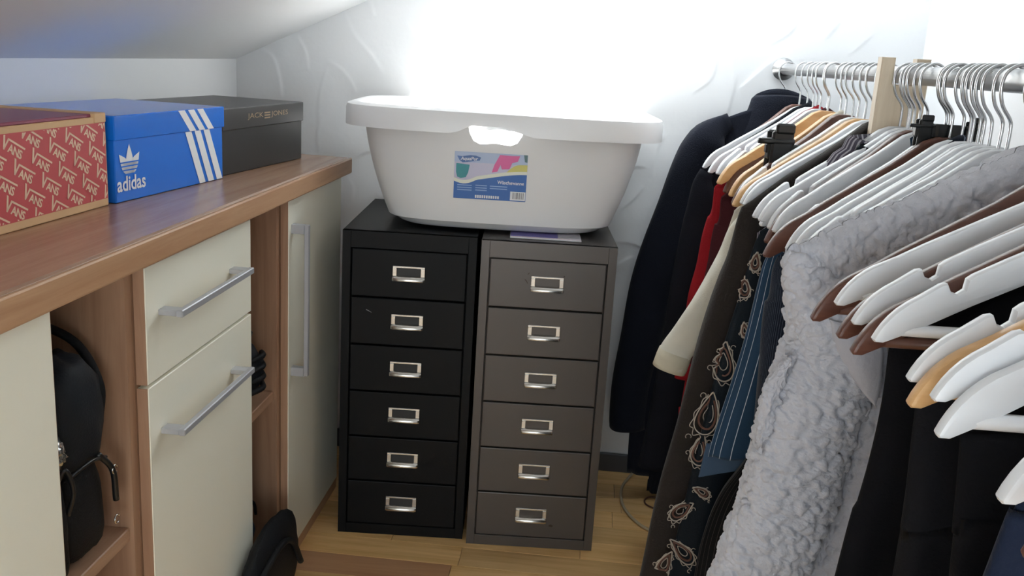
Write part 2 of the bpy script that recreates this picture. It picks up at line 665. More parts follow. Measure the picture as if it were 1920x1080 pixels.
portal('window_rear_offscreen', ((RW[0] + RW[1]) / 2, YF - .08, (RW[2] + RW[3]) / 2), Vector((0, 1, 0)).to_track_quat('-Z', 'Y'), RW[1] - RW[0], RW[3] - RW[2])
portal('window_roof_offscreen', ((SX0 + SX1) / 2, (SY0 + SY1) / 2, slope_z((SX0 + SX1) / 2) + .07), Vector((.43, 0, -.9)).to_track_quat('-Z', 'Y'), 1.25, 1.25)

# ================================================================== SIDEBOARD (left)
FX = -0.351            # faces of doors and drawers
CX = FX - 0.017        # front of the carcasses
WT0, WT1 = 0.778, 0.815
BK = XL + 0.006        # backs
bm = bmesh.new()
bx(bm, BK, -0.333, -1.95, 0.212, WT0, WT1, 0.006, 2)
wt = tag(from_bm('worktop', bm, MT['worktop']), 'long brown wooden worktop carrying the three shoe boxes', 'worktop')
bm = bmesh.new()
bx(bm, -0.3332, -0.328, -1.94, 0.2145, WT0 + .001, WT1 - .001, 0.003, 2)
from_bm('edge_band', bm, MT['edge'], wt)


def carcass(par, y0, y1, shelf_z=(), back=True, mid=None):
    t = 0.016
    box('side_panel', BK, CX, y0, y0 + t, 0.03, WT0, MT['carcass'], par)
    box('side_panel', BK, CX, y1 - t, y1, 0.03, WT0, MT['carcass'], par)
    box('back_panel', BK, BK + .006, y0 + t, y1 - t, 0.03, WT0, MT['carcass'], par)
    box('bottom_panel', BK + .006, CX, y0 + t, y1 - t, 0.03, 0.046, MT['shelf'], par)
    box('plinth', BK, CX - .002, y0, y1, 0.0, 0.03, MT['carcass'], par)
    for z in shelf_z:
        o = box('shelf', BK + .006, CX - .006, y0 + t, y1 - t, z - .020, z, MT['shelf'], par, 0.0015)


def front(name, par, y0, y1, z0, z1):
    """cream board with brown edging"""
    p = box(name, CX + .001, FX, y0 + .0012, y1 - .0012, z0, z1, MT['cream'], par, 0.001)
    box('edge_strip', CX + .0015, FX - .001, y0, y0 + .0012, z0, z1, MT['carcass'], p)
    box('edge_strip', CX + .0015, FX - .001, y1 - .0012, y1, z0, z1, MT['carcass'], p)
    return p


def bar_handle(par, a, b, axis):
    """square bar on two flat posts; a..b along axis 1 (Y) or 2 (Z)"""
    h = bpy.data.objects.new('handle', None)
    bm = bmesh.new()
    out = FX + .034
    if axis == 1:
        (ya, yb, z) = a[0], b, a[1]
        bx(bm, out - .009, out, ya, yb, z - .005, z + .005, .0012)
        for s, e in ((ya, ya + .020), (yb - .020, yb)):
            bx(bm, FX, out - .0085, s, e, z - .004, z + .004, .0008)
    else:
        (z0, z1, y) = a[0], b, a[1]
        bx(bm, out - .009, out, y - .005, y + .005, z0, z1, .0012)
        for s, e in ((z0, z0 + .018), (z1 - .018, z1)):
            bx(bm, FX, out - .0085, y - .007, y + .007, s, e, .0008)
    bpy.data.objects.remove(h)
    return from_bm('handle', bm, MT['brushed'], par)


# near cabinet with a tall cream door
t = thing('door_cabinet', 'cream cabinet with a plain tall door under the red printed shoe box', 'cabinet')
carcass(t, -1.56, -.966)
front('door', t, -1.558, -.963, .035, .770)
# open shelf unit with bags
t = thing('open_shelf_unit', 'open brown shelf niche holding black bags beside the drawer cabinet', 'shelf')
carcass(t, -.965, -.7555, (.410,))
# drawer cabinet
t = thing('drawer_cabinet', 'cream cabinet with one drawer and a door, both with long silver bar handles', 'cabinet')
carcass(t, -.755, -.366)
d = front('drawer', t, -.752, -.368, .6085, .768)
bar_handle(d, (-.716, .700), -.446, 1)
d = front('door', t, -.752, -.368, .035, .6035)
bar_handle(d, (-.719, .531), -.446, 1)
# second open unit
t = thing('open_shelf_unit', 'narrow open brown shelf niche between the drawer cabinet and the tall handled door', 'shelf')
carcass(t, -.365, -.1715, (.394,))
# far cabinet
t = thing('door_cabinet', 'cream cabinet with a tall door and vertical silver handle next to the black drawer unit', 'cabinet')
carcass(t, -.171, .212)
d = front('door', t, -.169, .210, .028, .772)
h = bar_handle(d, (.416, -.146), .722, 2)
o = box('plinth_strip', CX, FX - .002, -.169, .21, 0.0, .026, MT['edge'], t)


# ------------------------------------------------------------------ bags in the niches
def blob(name, c, s, m, parent=None, e=2.6, rough=.08, seg=28, seed=0, taper=0.0, rz=0.0):
    """soft bag body: rounded super-ellipsoid with dents"""
    bm = bmesh.new()
    bmesh.ops.create_uvsphere(bm, u_segments=seg, v_segments=seg // 2 + 4, radius=1)
    for v in bm.verts:
        q = v.co
        l = (abs(q.x) ** e + abs(q.y) ** e + abs(q.z) ** e) ** (1 / e)
        n = q / l
        f = 1 + rough * noise.noise(n * 2.1 + Vector((seed, seed * 2, 0))) + rough * .5 * noise.noise(n * 5 + Vector((seed, 3, 1)))
        n = n * f
        k = 1 - taper * (n.z + 1) / 2
        v.co = Vector((n.x * s[0] * k, n.y * s[1] * k, n.z * s[2]))
    bmesh.ops.rotate(bm, cent=(0, 0, 0), matrix=Matrix.Rotation(rz, 3, 'Z'), verts=bm.verts)
    bmesh.ops.translate(bm, vec=c, verts=bm.verts)
    return from_bm(name, bm, m, parent, True)


S1, S2 = .4105, .3945
t = thing('backpack', 'black backpack stuffed upright in the open niche, rounded top pocket', 'backpack', (-.52, -.862, S1))
blob('body', (-.02, .0, .155), (.105, .070, .150), MT['dark_fabric'], t, 2.8, .10, seed=1, taper=.12)
blob('front_pocket', (.102, .012, .185), (.044, .056, .082), MT['dark_fabric2'], t, 2.4, .10, seed=4)
blob('top_flap', (.03, -.02, .285), (.07, .05, .040), MT['dark_fabric'], t, 2.4, .12, seed=6)
tube('strap', spline([(.04, .045, .30), (.10, .058, .27), (.135, .050, .22), (.13, .055, .17)]), .006, MT['dark_fabric'], t)
t = thing('shoulder_bag', 'black leather shoulder bag with zip and silver rings on the niche shelf', 'bag', (-.405, -.865, S1))
blob('body', (0, .012, .072), (.030, .048, .070), MT['dark_fabric'], t, 3.2, .06, seed=9, taper=.25)
tube('zip', spline([(.022, -.03, .128), (.029, .01, .134), (.026, .05, .122)]), .0025, MT['black_plastic'], t)
tube('strap', spline([(.026, .03, .135), (.034, .050, .105), (.034, .056, .06)]), .004, MT['black_plastic'], t)
for zz in (.105, .035):
    tube('ring', [(.036, .052 + .006 * math.cos(a), zz + .006 * math.sin(a)) for a in np.linspace(0, 5.5, 10)], .0012, MT['chrome'], t, 6)
t = thing('handbag', 'small black handbag leaning against the door side of the niche shelf', 'bag', (-.392, -.930, S1))
blob('body', (0, 0, .078), (.024, .018, .076), MT['dark_fabric'], t, 3.0, .08, seed=12, taper=.2)
tube('strap', spline([(.008, .008, .13), (.018, .014, .150), (.022, .022, .120), (.016, .018, .09)]), .003, MT['black_plastic'], t)
foil = blob('crumpled_film', (-.388, -.925, S1 + .172), (.018, .017, .020), mat('crumpled_silver_film', (.7, .7, .68, 1), .15, metal=.9, bump=1.0, bscale=90), None, 2.2, .35, 24, 21)
tag(foil, 'crumpled shiny silver film on top of the small black handbag', 'wrapper')
# second niche
t = thing('rucksack', 'small black rucksack with ribbed straps on the narrow niche shelf', 'backpack', (-.445, -.268, S2))
blob('body', (0, 0, .062), (.072, .062, .060), MT['dark_fabric2'], t, 2.5, .10, seed=31)
for k in range(4):
    tube('strap', spline([(.052, -.045, .030 + .020 * k), (.076, .0, .035 + .021 * k), (.060, .045, .030 + .020 * k)]), .0055, MT['dark_fabric'], t)
tube('carry_loop', spline([(.04, -.02, .112), (.055, .0, .142), (.04, .02, .112)]), .004, MT['black_plastic'], t)
t = thing('pouch', 'dark blue cloth pouch in the lower part of the narrow niche', 'bag', (-.46, -.272, .046))
blob('body', (.0, .0, .10), (.075, .05, .098), fabric('dark_blue_cloth', (.03, .04, .065, 1)), t, 2.6, .15, seed=37, taper=.2)
tube('drawstring', spline([(.05, -.02, .175), (.074, .0, .15), (.068, .03, .11)]), .003, MT['dark_fabric'], t)
t = thing('duffel_bag', 'black duffel bag slumped on the floor out of the narrow niche', 'bag', (-.322, -.40, 0))
blob('body', (.0, .035, .10), (.026, .150, .105), MT['dark_fabric'], t, 2.2, .06, seed=41)
tube('strap', spline([(.02, -.08, .15), (.030, .0, .18), (.028, .08, .15), (.03, .13, .08)]), .006, MT['dark_fabric'], t)

# ================================================================== SHOE BOXES on the worktop
def shoe_box(name, label, p0, p1, depth, ht, lid, mats, flare=.003):
    """p0,p1 = front bottom corners on the worktop; returns (thing, map from front-face (u,v) to local point)"""
    p0, p1 = np.array(p0), np.array(p1)
    u = (p1 - p0)
    L = float(np.linalg.norm(u))
    rz = math.atan2(u[1], u[0])
    t = thing(name, label, 'shoe box', (float(p0[0]), float(p0[1]), WT1 + .0005), rz)
    # local: x along front, y to the back (left of the direction), z up
    bm = bmesh.new()
    bx(bm, 0, L, 0, depth, 0, ht - .004, .0012)
    from_bm('box_body', bm, mats[0], t)
    if lid:
        bm = bmesh.new()
        bx(bm, -flare, L + flare, -flare, depth + flare, ht - lid, ht, .0015)
        from_bm('lid', bm, mats[1], t)
    return t, L


red = mat('box_red', srgb(196, 78, 80), .6)
kraft = mat('box_kraft', srgb(216, 176, 132), .7, var=.06, vscale=30)
vred_top = mat('box_maroon_lid', srgb(142, 62, 84), .4)
blue = mat('box_blue', srgb(14, 116, 226), .35)
bwhite = mat('box_blue_lid', srgb(14, 116, 226), .2)
bblack = mat('box_black', srgb(38, 37, 38), .45)
bblack2 = mat('box_black_lid', srgb(50, 49, 50), .35)
gold = mat('gold_print', srgb(170, 146, 116), .5)
vcream = mat('cream_print', srgb(232, 200, 172), .6)

# red box with the repeated lettering
V0, V1 = (-.4905, -.93), (-.4815, -.586)
t, L = shoe_box('shoe_box', 'red and tan shoe box covered in repeated VANS lettering', V0, V1, .20, .131, 0, (kraft, vred_top))
ff = lambda e: (lambda x, y: (x, -e, y))
dec('red_panel', ([(.004, .011), (L - .003, .011), (L - .003, .119), (.004, .119)], [(0, 1, 2, 3)]), ff(.0004), red, t)
bm = bmesh.new()
bx(bm, .001, L - .03, .004, .199, .127, .1315, .001)
from_bm('lid', bm, vred_top, t)
bm = bmesh.new()
bx(bm, L - .030, L - .001, -.0015, .2, .119, .1325, .001)
from_bm('lid_flap', bm, kraft, t)


def vans():
    ans = fit_w(text_data('ANS', 1.0, bold=.03, space=.92), .034, .0155)
    ans = xf2d(ans, 0, 1, 1, .0165, 0)
    vv = ([(0, .027), (.0038, .027), (.0085, .007), (.0118, .0195), (.054, .0195), (.054, .0232), (.0095, .0232), (.0084, .0185), (.0101, .0), (.0068, .0)],
          None)
    V_ = [(0, .027), (.0042, .027), (.0098, .0068), (.0098, .0), (.0070, .0), (.0160, .0225), (.0122, .0225), (.0122, .019), (.0545, .019), (.0545, .0225)]
    F_ = [(0, 4, 3, 2, 1), (4, 3, 5, 6), (7, 8, 9, 6)]
    return merge2d((V_, F_), ans)


vv = vans()
acc = []
rot = -math.radians(26)
ca, sa = math.cos(rot), math.sin(rot)
ax_ = np.array([.0545, -.0225])
bx_ = np.array([.0370, .0100])
org = np.array([.108, .104])
for i in range(-8, 9):
    for j in range(-9, 9):
        o2 = org + i * ax_ + j * bx_
        if -.07 < o2[0] < L + .02 and -.03 < o2[1] < .16:
            acc.append(xf2d(vv, rot, .84, .72, o2[0], o2[1]))
pat = clip2d(merge2d(*acc), .005, L - .004, .012, .118)
dec('lettering', pat, ff(.0008), vcream, t)
# blue box
A0, A1 = (-.478, -.571), (-.446, -.248)
t, L = shoe_box('shoe_box', 'blue shoe box with white adidas trefoil and three white stripes', A0, A1, .205, .127, .036, (blue, bwhite))


def leaf(L_, wd, n=12):
    pts = []
    for i in range(n + 1):
        s = i / n
        pts.append((wd * math.sin(math.pi * s ** .85) * (1 - .25 * s), L_ * s))
    for i in range(n - 1, 0, -1):
        s = i / n
        pts.append((-wd * math.sin(math.pi * s ** .85) * (1 - .25 * s), L_ * s))
    return pts, [tuple(range(len(pts)))]


tre = merge2d(leaf(.047, .0112), xf2d(leaf(.043, .0112), math.radians(42), 1, 1, 0, .001), xf2d(leaf(.043, .0112), -math.radians(42), 1, 1, 0, .001))
bands = [(.0025, .0068), (.0088, .0128), (.0148, .0186), (.0206, .06)]
tre = merge2d(*[clip2d(tre, -.1, .1, a, b) for a, b in bands])
# broaden the striped base so that the three bars read
base = ([(-.012, .0025), (.012, .0025), (.015, .0068), (-.015, .0068)], [(0, 1, 2, 3)])
base2 = ([(-.0165, .0088), (.0165, .0088), (.0185, .0128), (-.0185, .0128)], [(0, 1, 2, 3)])
base3 = ([(-.0195, .0148), (.0195, .0148), (.0205, .0186), (-.0205, .0186)], [(0, 1, 2, 3)])
tre = merge2d(tre, base, base2, base3)
dec('trefoil', xf2d(tre, 0, .92, .98, .036, .0385), ff(.0008), MT['white_print'], t)
ad = fit_w(text_data('adidas', 1.0, bold=.02), .074, .0225)
dec('lettering', xf2d(ad, 0, 1, 1, .002, .0155), ff(.0012), MT['white_print'], t)
lidf = lambda x, y: (x, -.0036, y)
for k in range(3):
    xa = .179 + k * .030
    # slanted stripe on the lid and on the body
    dec('stripe', ([(xa - .004 + .033, .0915), (xa + .016 + .033, .0915), (xa + .013, .1265), (xa - .007, .1265)], [(0, 1, 2, 3)]), lidf, MT['white_print'], t)
    dec('stripe', ([(xa + .062, .001), (xa + .082, .001), (xa + .038, .0905), (xa + .018, .0905)], [(0, 1, 2, 3)]), ff(.0008), MT['white_print'], t)
# black box
J0, J1 = (-.456, -.226), (-.418, .124)
t, L = shoe_box('shoe_box', 'black shoe box with small gold JACK & JONES lettering on the lid', J0, J1, .205, .121, .040, (bblack, bblack2))
jk = fit_w(text_data('JACK', 1.0), .066, .0125)
jn = fit_w(text_data('JONES', 1.0), .078, .0125)
dec('lettering', xf2d(jk, 0, 1, 1, .095, .096), lidf, gold, t)
dec('lettering', xf2d(jn, 0, 1, 1, .196, .096), lidf, gold, t)
fr = merge2d(*[([(.166, z), (.192, z), (.192, z + .0026), (.166, z + .0026)], [(0, 1, 2, 3)]) for z in (.0955, .1005, .1055)])
dec('ampersand_mark', fr, lidf, gold, t)

# ================================================================== DRAWER UNITS
HW, HH, HD = .28, .69, .43
HROT = .0729


def drawer_unit(name, label, lx, ly, body_m, handle_m):
    c, s = math.cos(HROT), math.sin(HROT)
    t = thing(name, label, 'drawer unit', (lx * c - ly * s, lx * s + ly * c, 0), HROT)
    bm = bmesh.new()
    fr_, top, bot = .018, .036, .024
    bx(bm, 0, .0012, 0, HD, 0, HH)                      # side sheets
    bx(bm, HW - .0012, HW, 0, HD, 0, HH)
    bx(bm, 0, HW, 0, HD, HH - .0012, HH, .0005)
    bx(bm, 0, HW, HD - .0012, HD, 0, HH)
    bx(bm, 0, fr_, 0, .012, 0, HH, .001)                # front posts and rails
    bx(bm, HW - fr_, HW, 0, .012, 0, HH, .001)
    bx(bm, fr_ - .001, HW - fr_ + .001, 0, .012, HH - top, HH, .001)
    bx(bm, fr_ - .001, HW - fr_ + .001, 0, .012, 0, bot, .001)
    from_bm('housing', bm, body_m, t)
    box('drawer_stack', .004, HW - .004, .020, HD - .003, .003, HH - .003, body_m, t)
    n = 6
    hgt = (HH - top - bot) / n
    for k in range(n):
        za, zb = bot + k * hgt + .0016, bot + (k + 1) * hgt - .0016
        bm = bmesh.new()
        bx(bm, fr_ + .002, HW - fr_ - .002, .0005, .0135, za, zb, .0018, 2)
        d = from_bm('drawer', bm, body_m, t)
        zc, xc = (za + zb) / 2 + .004, HW / 2
        hw, hh = .034, .015
        bm = bmesh.new()
        # label frame
        for a in ((xc - hw, xc + hw, zc + hh - .004, zc + hh), (xc - hw, xc - hw + .009, zc - hh, zc + hh - .004), (xc + hw - .009, xc + hw, zc - hh, zc + hh - .004)):
            bx(bm, a[0], a[1], -.0035, .0004, a[2], a[3], .0008)
        # curled finger lip along the bottom
        V_, F_ = [], []
        prof = [(.0, -.0055), (-.004, -.006), (-.0085, -.0085), (-.011, -.0125), (-.0105, -.016), (-.0085, -.0165), (-.0085, -.0135), (-.006, -.0105), (-.003, -.009), (.0, -.0085)]
        for xx in (xc - hw, xc - hw + .004, xc + hw - .004, xc + hw):
            sc_ = .75 if xx in (xc - hw, xc + hw) else 1.0
            V_ += [(xx, a * sc_, zc + b) for a, b in prof]
        m_ = len(prof)
        vs2 = [bm.verts.new(q) for q in V_]
        for r_ in range(3):
            for q in range(m_):
                bm.faces.new((vs2[r_ * m_ + q], vs2[r_ * m_ + (q + 1) % m_], vs2[(r_ + 1) * m_ + (q + 1) % m_], vs2[(r_ + 1) * m_ + q]))
        bm.faces.new(vs2[:m_])
        bm.faces.new(vs2[3 * m_:])
        autosmooth(from_bm('handle', bm, handle_m, d))
        box('label_slot', xc - hw + .009, xc + hw - .009, -.0006, .0002, zc - hh + .008, zc + hh - .004,
            MT['card_in'] if body_m is MT['black_metal'] else body_m, d)
    return t


ub = drawer_unit('drawer_unit', 'black metal drawer unit with six drawers and silver label handles', -.2895, .0174, MT['black_metal'], MT['nickel'])
ug = drawer_unit('drawer_unit', 'grey brown metal drawer unit with six drawers beside the black one', 0.0, 0.0, MT['grey_metal'], MT['nickel'])

sc_light = mat('scratch_bare_metal', (.35, .35, .35, 1), .5)
sc_dark = mat('rust_mark', srgb(58, 44, 36), .8)
dec('scratch', ([(.052, .521), (.060, .5175), (.064, .5155), (.0635, .5165), (.0595, .519), (.0525, .5225)], [(0, 1, 2, 3, 4, 5)]), lambda x, y: (x, -.0001, y), sc_light, ub)
for q_ in ([(.0985, .622), (.1010, .624), (.1025, .6265), (.1010, .627), (.0985, .6245)], [(.0925, .6115), (.0960, .6085), (.0985, .6035), (.1000, .6040), (.0975, .6095), (.0940, .6130)],
           [(.172, .6225), (.1745, .6245), (.1760, .6235), (.1750, .6215)], [(.181, .054), (.188, .0525), (.191, .056), (.186, .059), (.181, .0575)]):
    dec('rust_mark', (q_, [tuple(range(len(q_)))]), lambda x, y: (x, -.0001, y), sc_dark, ug)
# thin case under the tub's front edge
tn = thing('card_case', 'thin flat purple and white card case poking out from under the white tub', 'card case', (.054, .040, HH + .0005), HROT)
box('case_bottom', 0, .150, 0, .060, 0, .0028, mat('case_white', (.75, .74, .76, 1), .3), tn, .0006)
box('insert', .001, .149, .001, .060, .0029, .0046, mat('case_pink', srgb(206, 190, 196), .4), tn, .0003)
box('purple_cover', .001, .100, .0012, .060, .0047, .0066, mat('case_purple', srgb(84, 74, 140), .4), tn, .0003)
box('clear_end', .101, .149, .0012, .060, .0047, .0064, mat('case_grey', srgb(170, 166, 172), .25), tn, .0003)

# ================================================================== LAUNDRY TUB
TCX, TCY = .030, .2235      # local to the drawer units' rotation
TZ0, TZ1 = HH + .0075, .936


def tub_half(z):
    """half sizes of the outer wall at height z"""
    s = (z - TZ0) / (TZ1 - TZ0)
    a = .208 + .081 * s ** .55 if s > 0 else .208
    a = .238 + .060 * (1 - (1 - min(1, max(0, s))) ** 1.7) + .004 * s
    b = .166 + .028 * min(1, max(0, s)) ** .9
    return a, b


NEX = 4.2


def sup(a, b, th, n=NEX):
    c, s = math.cos(th), math.sin(th)
    return a * math.copysign(abs(c) ** (2 / n), c), b * math.copysign(abs(s) ** (2 / n), s)


t = thing('laundry_tub', 'large white plastic laundry tub on top of the two drawer units', 'tub', (0, 0, 0), HROT)
tub = t
SEG = 160
V, F = [], []


def ring(a, b, z):
    base_ = len(V)
    for k in range(SEG):
        x, y = sup(a, b, 2 * math.pi * k / SEG)
        V.append((TCX + x, TCY + y, z))
    return base_


def bridge(r0, r1):
    for k in range(SEG):
        F.append((r0 + k, r0 + (k + 1) % SEG, r1 + (k + 1) % SEG, r1 + k))


rs = []
a0, b0 = tub_half(TZ0)
for sh, dz in ((.84, 0.0), (.89, .001), (.93, .0045), (.965, .0105)):
    rs.append(ring(a0 * sh, b0 * sh + 0, TZ0 + dz))
for s in np.linspace(.07, 1, 14):
    z = TZ0 + s * (TZ1 - TZ0)
    a, b = tub_half(z)
    rs.append(ring(a, b, z))
a1, b1 = tub_half(TZ1)
th_ = .003
for s in np.linspace(1, .07, 14):
    z = TZ0 + s * (TZ1 - TZ0)
    a, b = tub_half(z)
    rs.append(ring(a - th_, b - th_, z))
rs.append(ring(a0 * .9, b0 * .9, TZ0 + th_))
for i in range(len(rs) - 1):
    bridge(rs[i], rs[i + 1])
F.append(tuple(rs[0] + k for k in range(SEG))[::-1])
F.append(tuple(rs[-1] + k for k in range(SEG)))
shell = from_py('shell', V, F, MT['tub'], t, False, True)
# grip opening cut through the front and back walls
bm = bmesh.new()
gx0 = .016
half = [(-.057, .923), (-.054, .903), (-.045, .887), (-.031, .8805), (-.016, .882), (0, .884), (.016, .882), (.031, .8805), (.045, .887), (.054, .903), (.057, .923)]
prism(bm, [(gx0 + a, b) for a, b in half], -.1, .6)
cut = from_bm('cut', bm, None)
cut.rotation_euler = (0, 0, HROT)
bpy.context.view_layer.update()
md = shell.modifiers.new('b', 'BOOLEAN')
md.object = cut
md.operation = 'DIFFERENCE'
md.solver = 'EXACT'
dg = bpy.context.evaluated_depsgraph_get()
me2 = bpy.data.meshes.new_from_object(shell.evaluated_get(dg))
shell.modifiers.clear()
shell.data = me2
if not me2.materials:
    me2.materials.append(MT['tub'])
bpy.data.objects.remove(cut)
autosmooth(shell, 30)
# rolled rim with a raised gap over the grip
V, F = [], []
NR = 200
prof_n = 9
for k in range(NR):
    thk = 2 * math.pi * k / NR
    x, y = sup(1, 1, thk)
    ax = a1 * x
    near = abs(ax - (gx0 - TCX))
    grip = 1.0 if near < .058 else (0.0 if near > .070 else (0.070 - near) / .012)
    if abs(y) < .9:
        grip = 0
    drop = .034 - .017 * grip
    outw = .030
    endk = abs(x) ** 4
    ow = outw * (1 - .15 * grip) + .007 * endk
    prof = [(-.003, .0), (.0, .006), (.006, .011), (ow * .55, .0135), (ow * .92, .0085), (ow, .0), (ow, -drop), (ow - .0025, -drop), (ow - .003, .0), (ow * .5, .009), (.004, .005), (.0, -.004)]
    prof_n = len(prof)
    for (o_, z_) in prof:
        A, B = a1 + o_, b1 + o_ * .9
        xx, yy = sup(A, B, thk)
        V.append((TCX + xx, TCY + yy, TZ1 + z_))
for k in range(NR):
    for q in range(prof_n):
        F.append((k * prof_n + q, ((k + 1) % NR) * prof_n + q, ((k + 1) % NR) * prof_n + (q + 1) % prof_n, k * prof_n + (q + 1) % prof_n))
autosmooth(from_py('rim', V, F, MT['tub'], t, False, True), 40)

# printed sticker on the front of the tub; (u, v) in metres from its lower left corner
LW, LH = .150, .098
LX0, LZ0 = -.066, .766


def tubf(off):
    def f(u, v):
        x, z = LX0 + u, LZ0 + v
        a, b = tub_half(z)
        q = max(0, 1 - abs((x - TCX) / a) ** NEX) ** (1 / NEX)
        return (x, TCY - b * q - off, z)
    return f


def grid2d(x0, x1, y0, y1, nx=16, ny=8, top=None, bot=None):
    Vv, Ff = [], []
    for j in range(ny + 1):
        for i in range(nx + 1):
            x = x0 + (x1 - x0) * i / nx
            b_ = bot(x) if bot else y0
            t_ = top(x) if top else y1
            Vv.append((x, b_ + (t_ - b_) * j / ny))
    for j in range(ny):
        for i in range(nx):
            a = j * (nx + 1) + i
            Ff.append((a, a + 1, a + nx + 2, a + nx + 1))
    return Vv, Ff


def wave(x):
    s = x / LW
    return LH * (.37 - .06 * math.sin(min(1, s * 3.2) * math.pi) * (1 if s < .31 else 0) + .21 * (3 * s ** 2 - 2 * s ** 3))


lab = dec('sticker', grid2d(0, LW, 0, LH), tubf(.0010), mat('sticker_lilac', srgb(206, 204, 226), .35), t)
M_blue = mat('sticker_blue', srgb(58, 110, 184), .35)
M_navy = mat('sticker_navy', srgb(84, 118, 176), .35)
dec('sky_band', grid2d(0, LW, LH * .78, LH, 8, 3), tubf(.0013), mat('sticker_sky', srgb(184, 200, 228), .35), lab)
dec('blue_field', grid2d(0, LW, 0, 0, 24, 6, top=wave), tubf(.0016), M_blue, lab)
dec('pale_wave', grid2d(0, LW, 0, 0, 24, 2, top=lambda x: wave(x) + .0075, bot=wave), tubf(.0016), mat('sticker_pale', srgb(234, 236, 222), .35), lab)
dec('yellow_patch', grid2d(LW * .72, LW, 0, 0, 10, 3, top=lambda x: wave(x) + .0075 + .013 * math.sin(min(1, (x - LW * .72) / (LW * .16)) * math.pi / 2), bot=lambda x: wave(x) + .007), tubf(.0018), mat('sticker_yellow', srgb(214, 208, 122), .35), lab)
U = lambda q: [(a / 1165 * LW, (1 - b / 760) * LH) for a, b in q]
shirt = U([(600, 310), (640, 180), (720, 20), (900, 25), (1040, 20), (1010, 110), (920, 140), (880, 240), (760, 250), (735, 180), (690, 290)])
dec('pink_shirt', (shirt, [tuple(range(len(shirt)))]), tubf(.0020), mat('sticker_pink', srgb(226, 108, 166), .35), lab)
bask = U([(30, 190), (245, 205), (225, 330), (190, 410), (110, 430), (50, 410), (30, 330)])
dec('teal_basket', (bask, [tuple(range(len(bask)))]), tubf(.0020), mat('sticker_teal', srgb(62, 150, 160), .35), lab)
dk = U([(1100, 0), (1160, 0), (1160, 120), (1120, 110)])
dec('dark_corner', (dk, [(0, 1, 2, 3)]), tubf(.0020), mat('sticker_dark', srgb(96, 128, 136), .35), lab)
logo = U([(40, 70), (120, 75), (250, 52), (340, 55), (420, 80), (400, 130), (330, 140), (200, 165), (130, 175), (80, 140)])
dec('logo_shape', (logo, [tuple(range(len(logo)))]), tubf(.0022), M_navy, lab)
tx = fit_w(text_data('AquaPur', 1.0, bold=.015, shear=.15), .036, .0095)
dec('lettering', xf2d(tx, .03, 1, 1, .0125, LH * .795), tubf(.0026), MT['white_print'], lab)
tx = fit_w(text_data('Wäschewanne', 1.0, bold=.015), .055, .0075)
dec('lettering', xf2d(tx, 0, 1, 1, LW * .60, LH * .355), tubf(.0026), MT['white_print'], lab)
M_lite = mat('sticker_fine_print', srgb(150, 186, 226), .4)
fine = []
for (u, v, n_) in ((.05, .28, 5), (.30, .29, 4), (.50, .29, 6)):
    for r_ in range(3 if u < .5 else 2):
        fine.append(([(u * LW, v * LH - r_ * .005), ((u + .04 * n_) * LW, v * LH - r_ * .005), ((u + .04 * n_) * LW, v * LH - r_ * .005 + .002), (u * LW, v * LH - r_ * .005 + .002)], [(0, 1, 2, 3)]))
dec('fine_print', merge2d(*fine), tubf(.0022), M_lite, lab)
foot = []
for k in range(11):
    u = .30 + .031 * k
    foot.append(([(u * LW, .03 * LH), ((u + .022) * LW, .03 * LH), ((u + .022) * LW, .092 * LH), (u * LW, .092 * LH)], [(0, 1, 2, 3)]))
dec('footer_print', merge2d(*foot), tubf(.0022), MT['white_print'], lab)
dec('barcode_panel', ([(.785 * LW, .02 * LH), (.995 * LW, .02 * LH), (.995 * LW, .21 * LH), (.785 * LW, .21 * LH)], [(0, 1, 2, 3)]), tubf(.0022), MT['white_print'], lab)
bars = []
x = .82
while x < .98:
    wdt = random.choice((.004, .007, .010))
    bars.append(([(x * LW, .05 * LH), ((x + wdt) * LW, .05 * LH), ((x + wdt) * LW, .19 * LH), (x * LW, .19 * LH)], [(0, 1, 2, 3)]))
    x += wdt + random.choice((.006, .009))
dec('barcode', merge2d(*bars), tubf(.0026), mat('barcode_grey', srgb(120, 120, 124), .5), lab)

# ================================================================== CABLES on the floor
cab = tube('power_cable', spline([(.395, .452, .06), (.392, .438, .02), (.378, .42, .004), (.358, .36, .004), (.352, .30, .004), (.358, .24, .004), (.378, .185, .004), (.41, .14, .004), (.46, .12, .004)]), .0035, MT['cable'], None, 8)
tag(cab, 'beige power cable curving over the wooden floor beside the grey drawer unit', 'cable')
cab = tube('thin_cord', spline([(.455, .25, .0025), (.43, .255, .0025), (.413, .272, .0025), (.412, .295, .0025), (.425, .312, .0025), (.455, .31, .0025), (.49, .30, .0025)]), .002, MT['cable_brown'], None, 8)
tag(cab, 'thin dark brown cord looped on the floor near the hanging clothes', 'cord')

# ================================================================== CLOTHES RAIL
RX, RZ, RR = .6475, 1.0665, .0125
t = thing('clothes_rail', 'round steel clothes rail fixed to the plaster wall and full of hangers', 'clothes rail', (RX, YW, RZ))
tube('tube', [(0, -.012, 0), (0, -3.2 + .04 + .2, 0)], RR, MT['rail'], t, 24)
V, F = tube_data([(0, -.0045, 0), (0, -.010, 0), (0, -.011, 0), (0, -.030, 0)], [.026, .026, .017, .0165], 28)
from_py('wall_flange', V, F, MT['rail'], t, True, True)
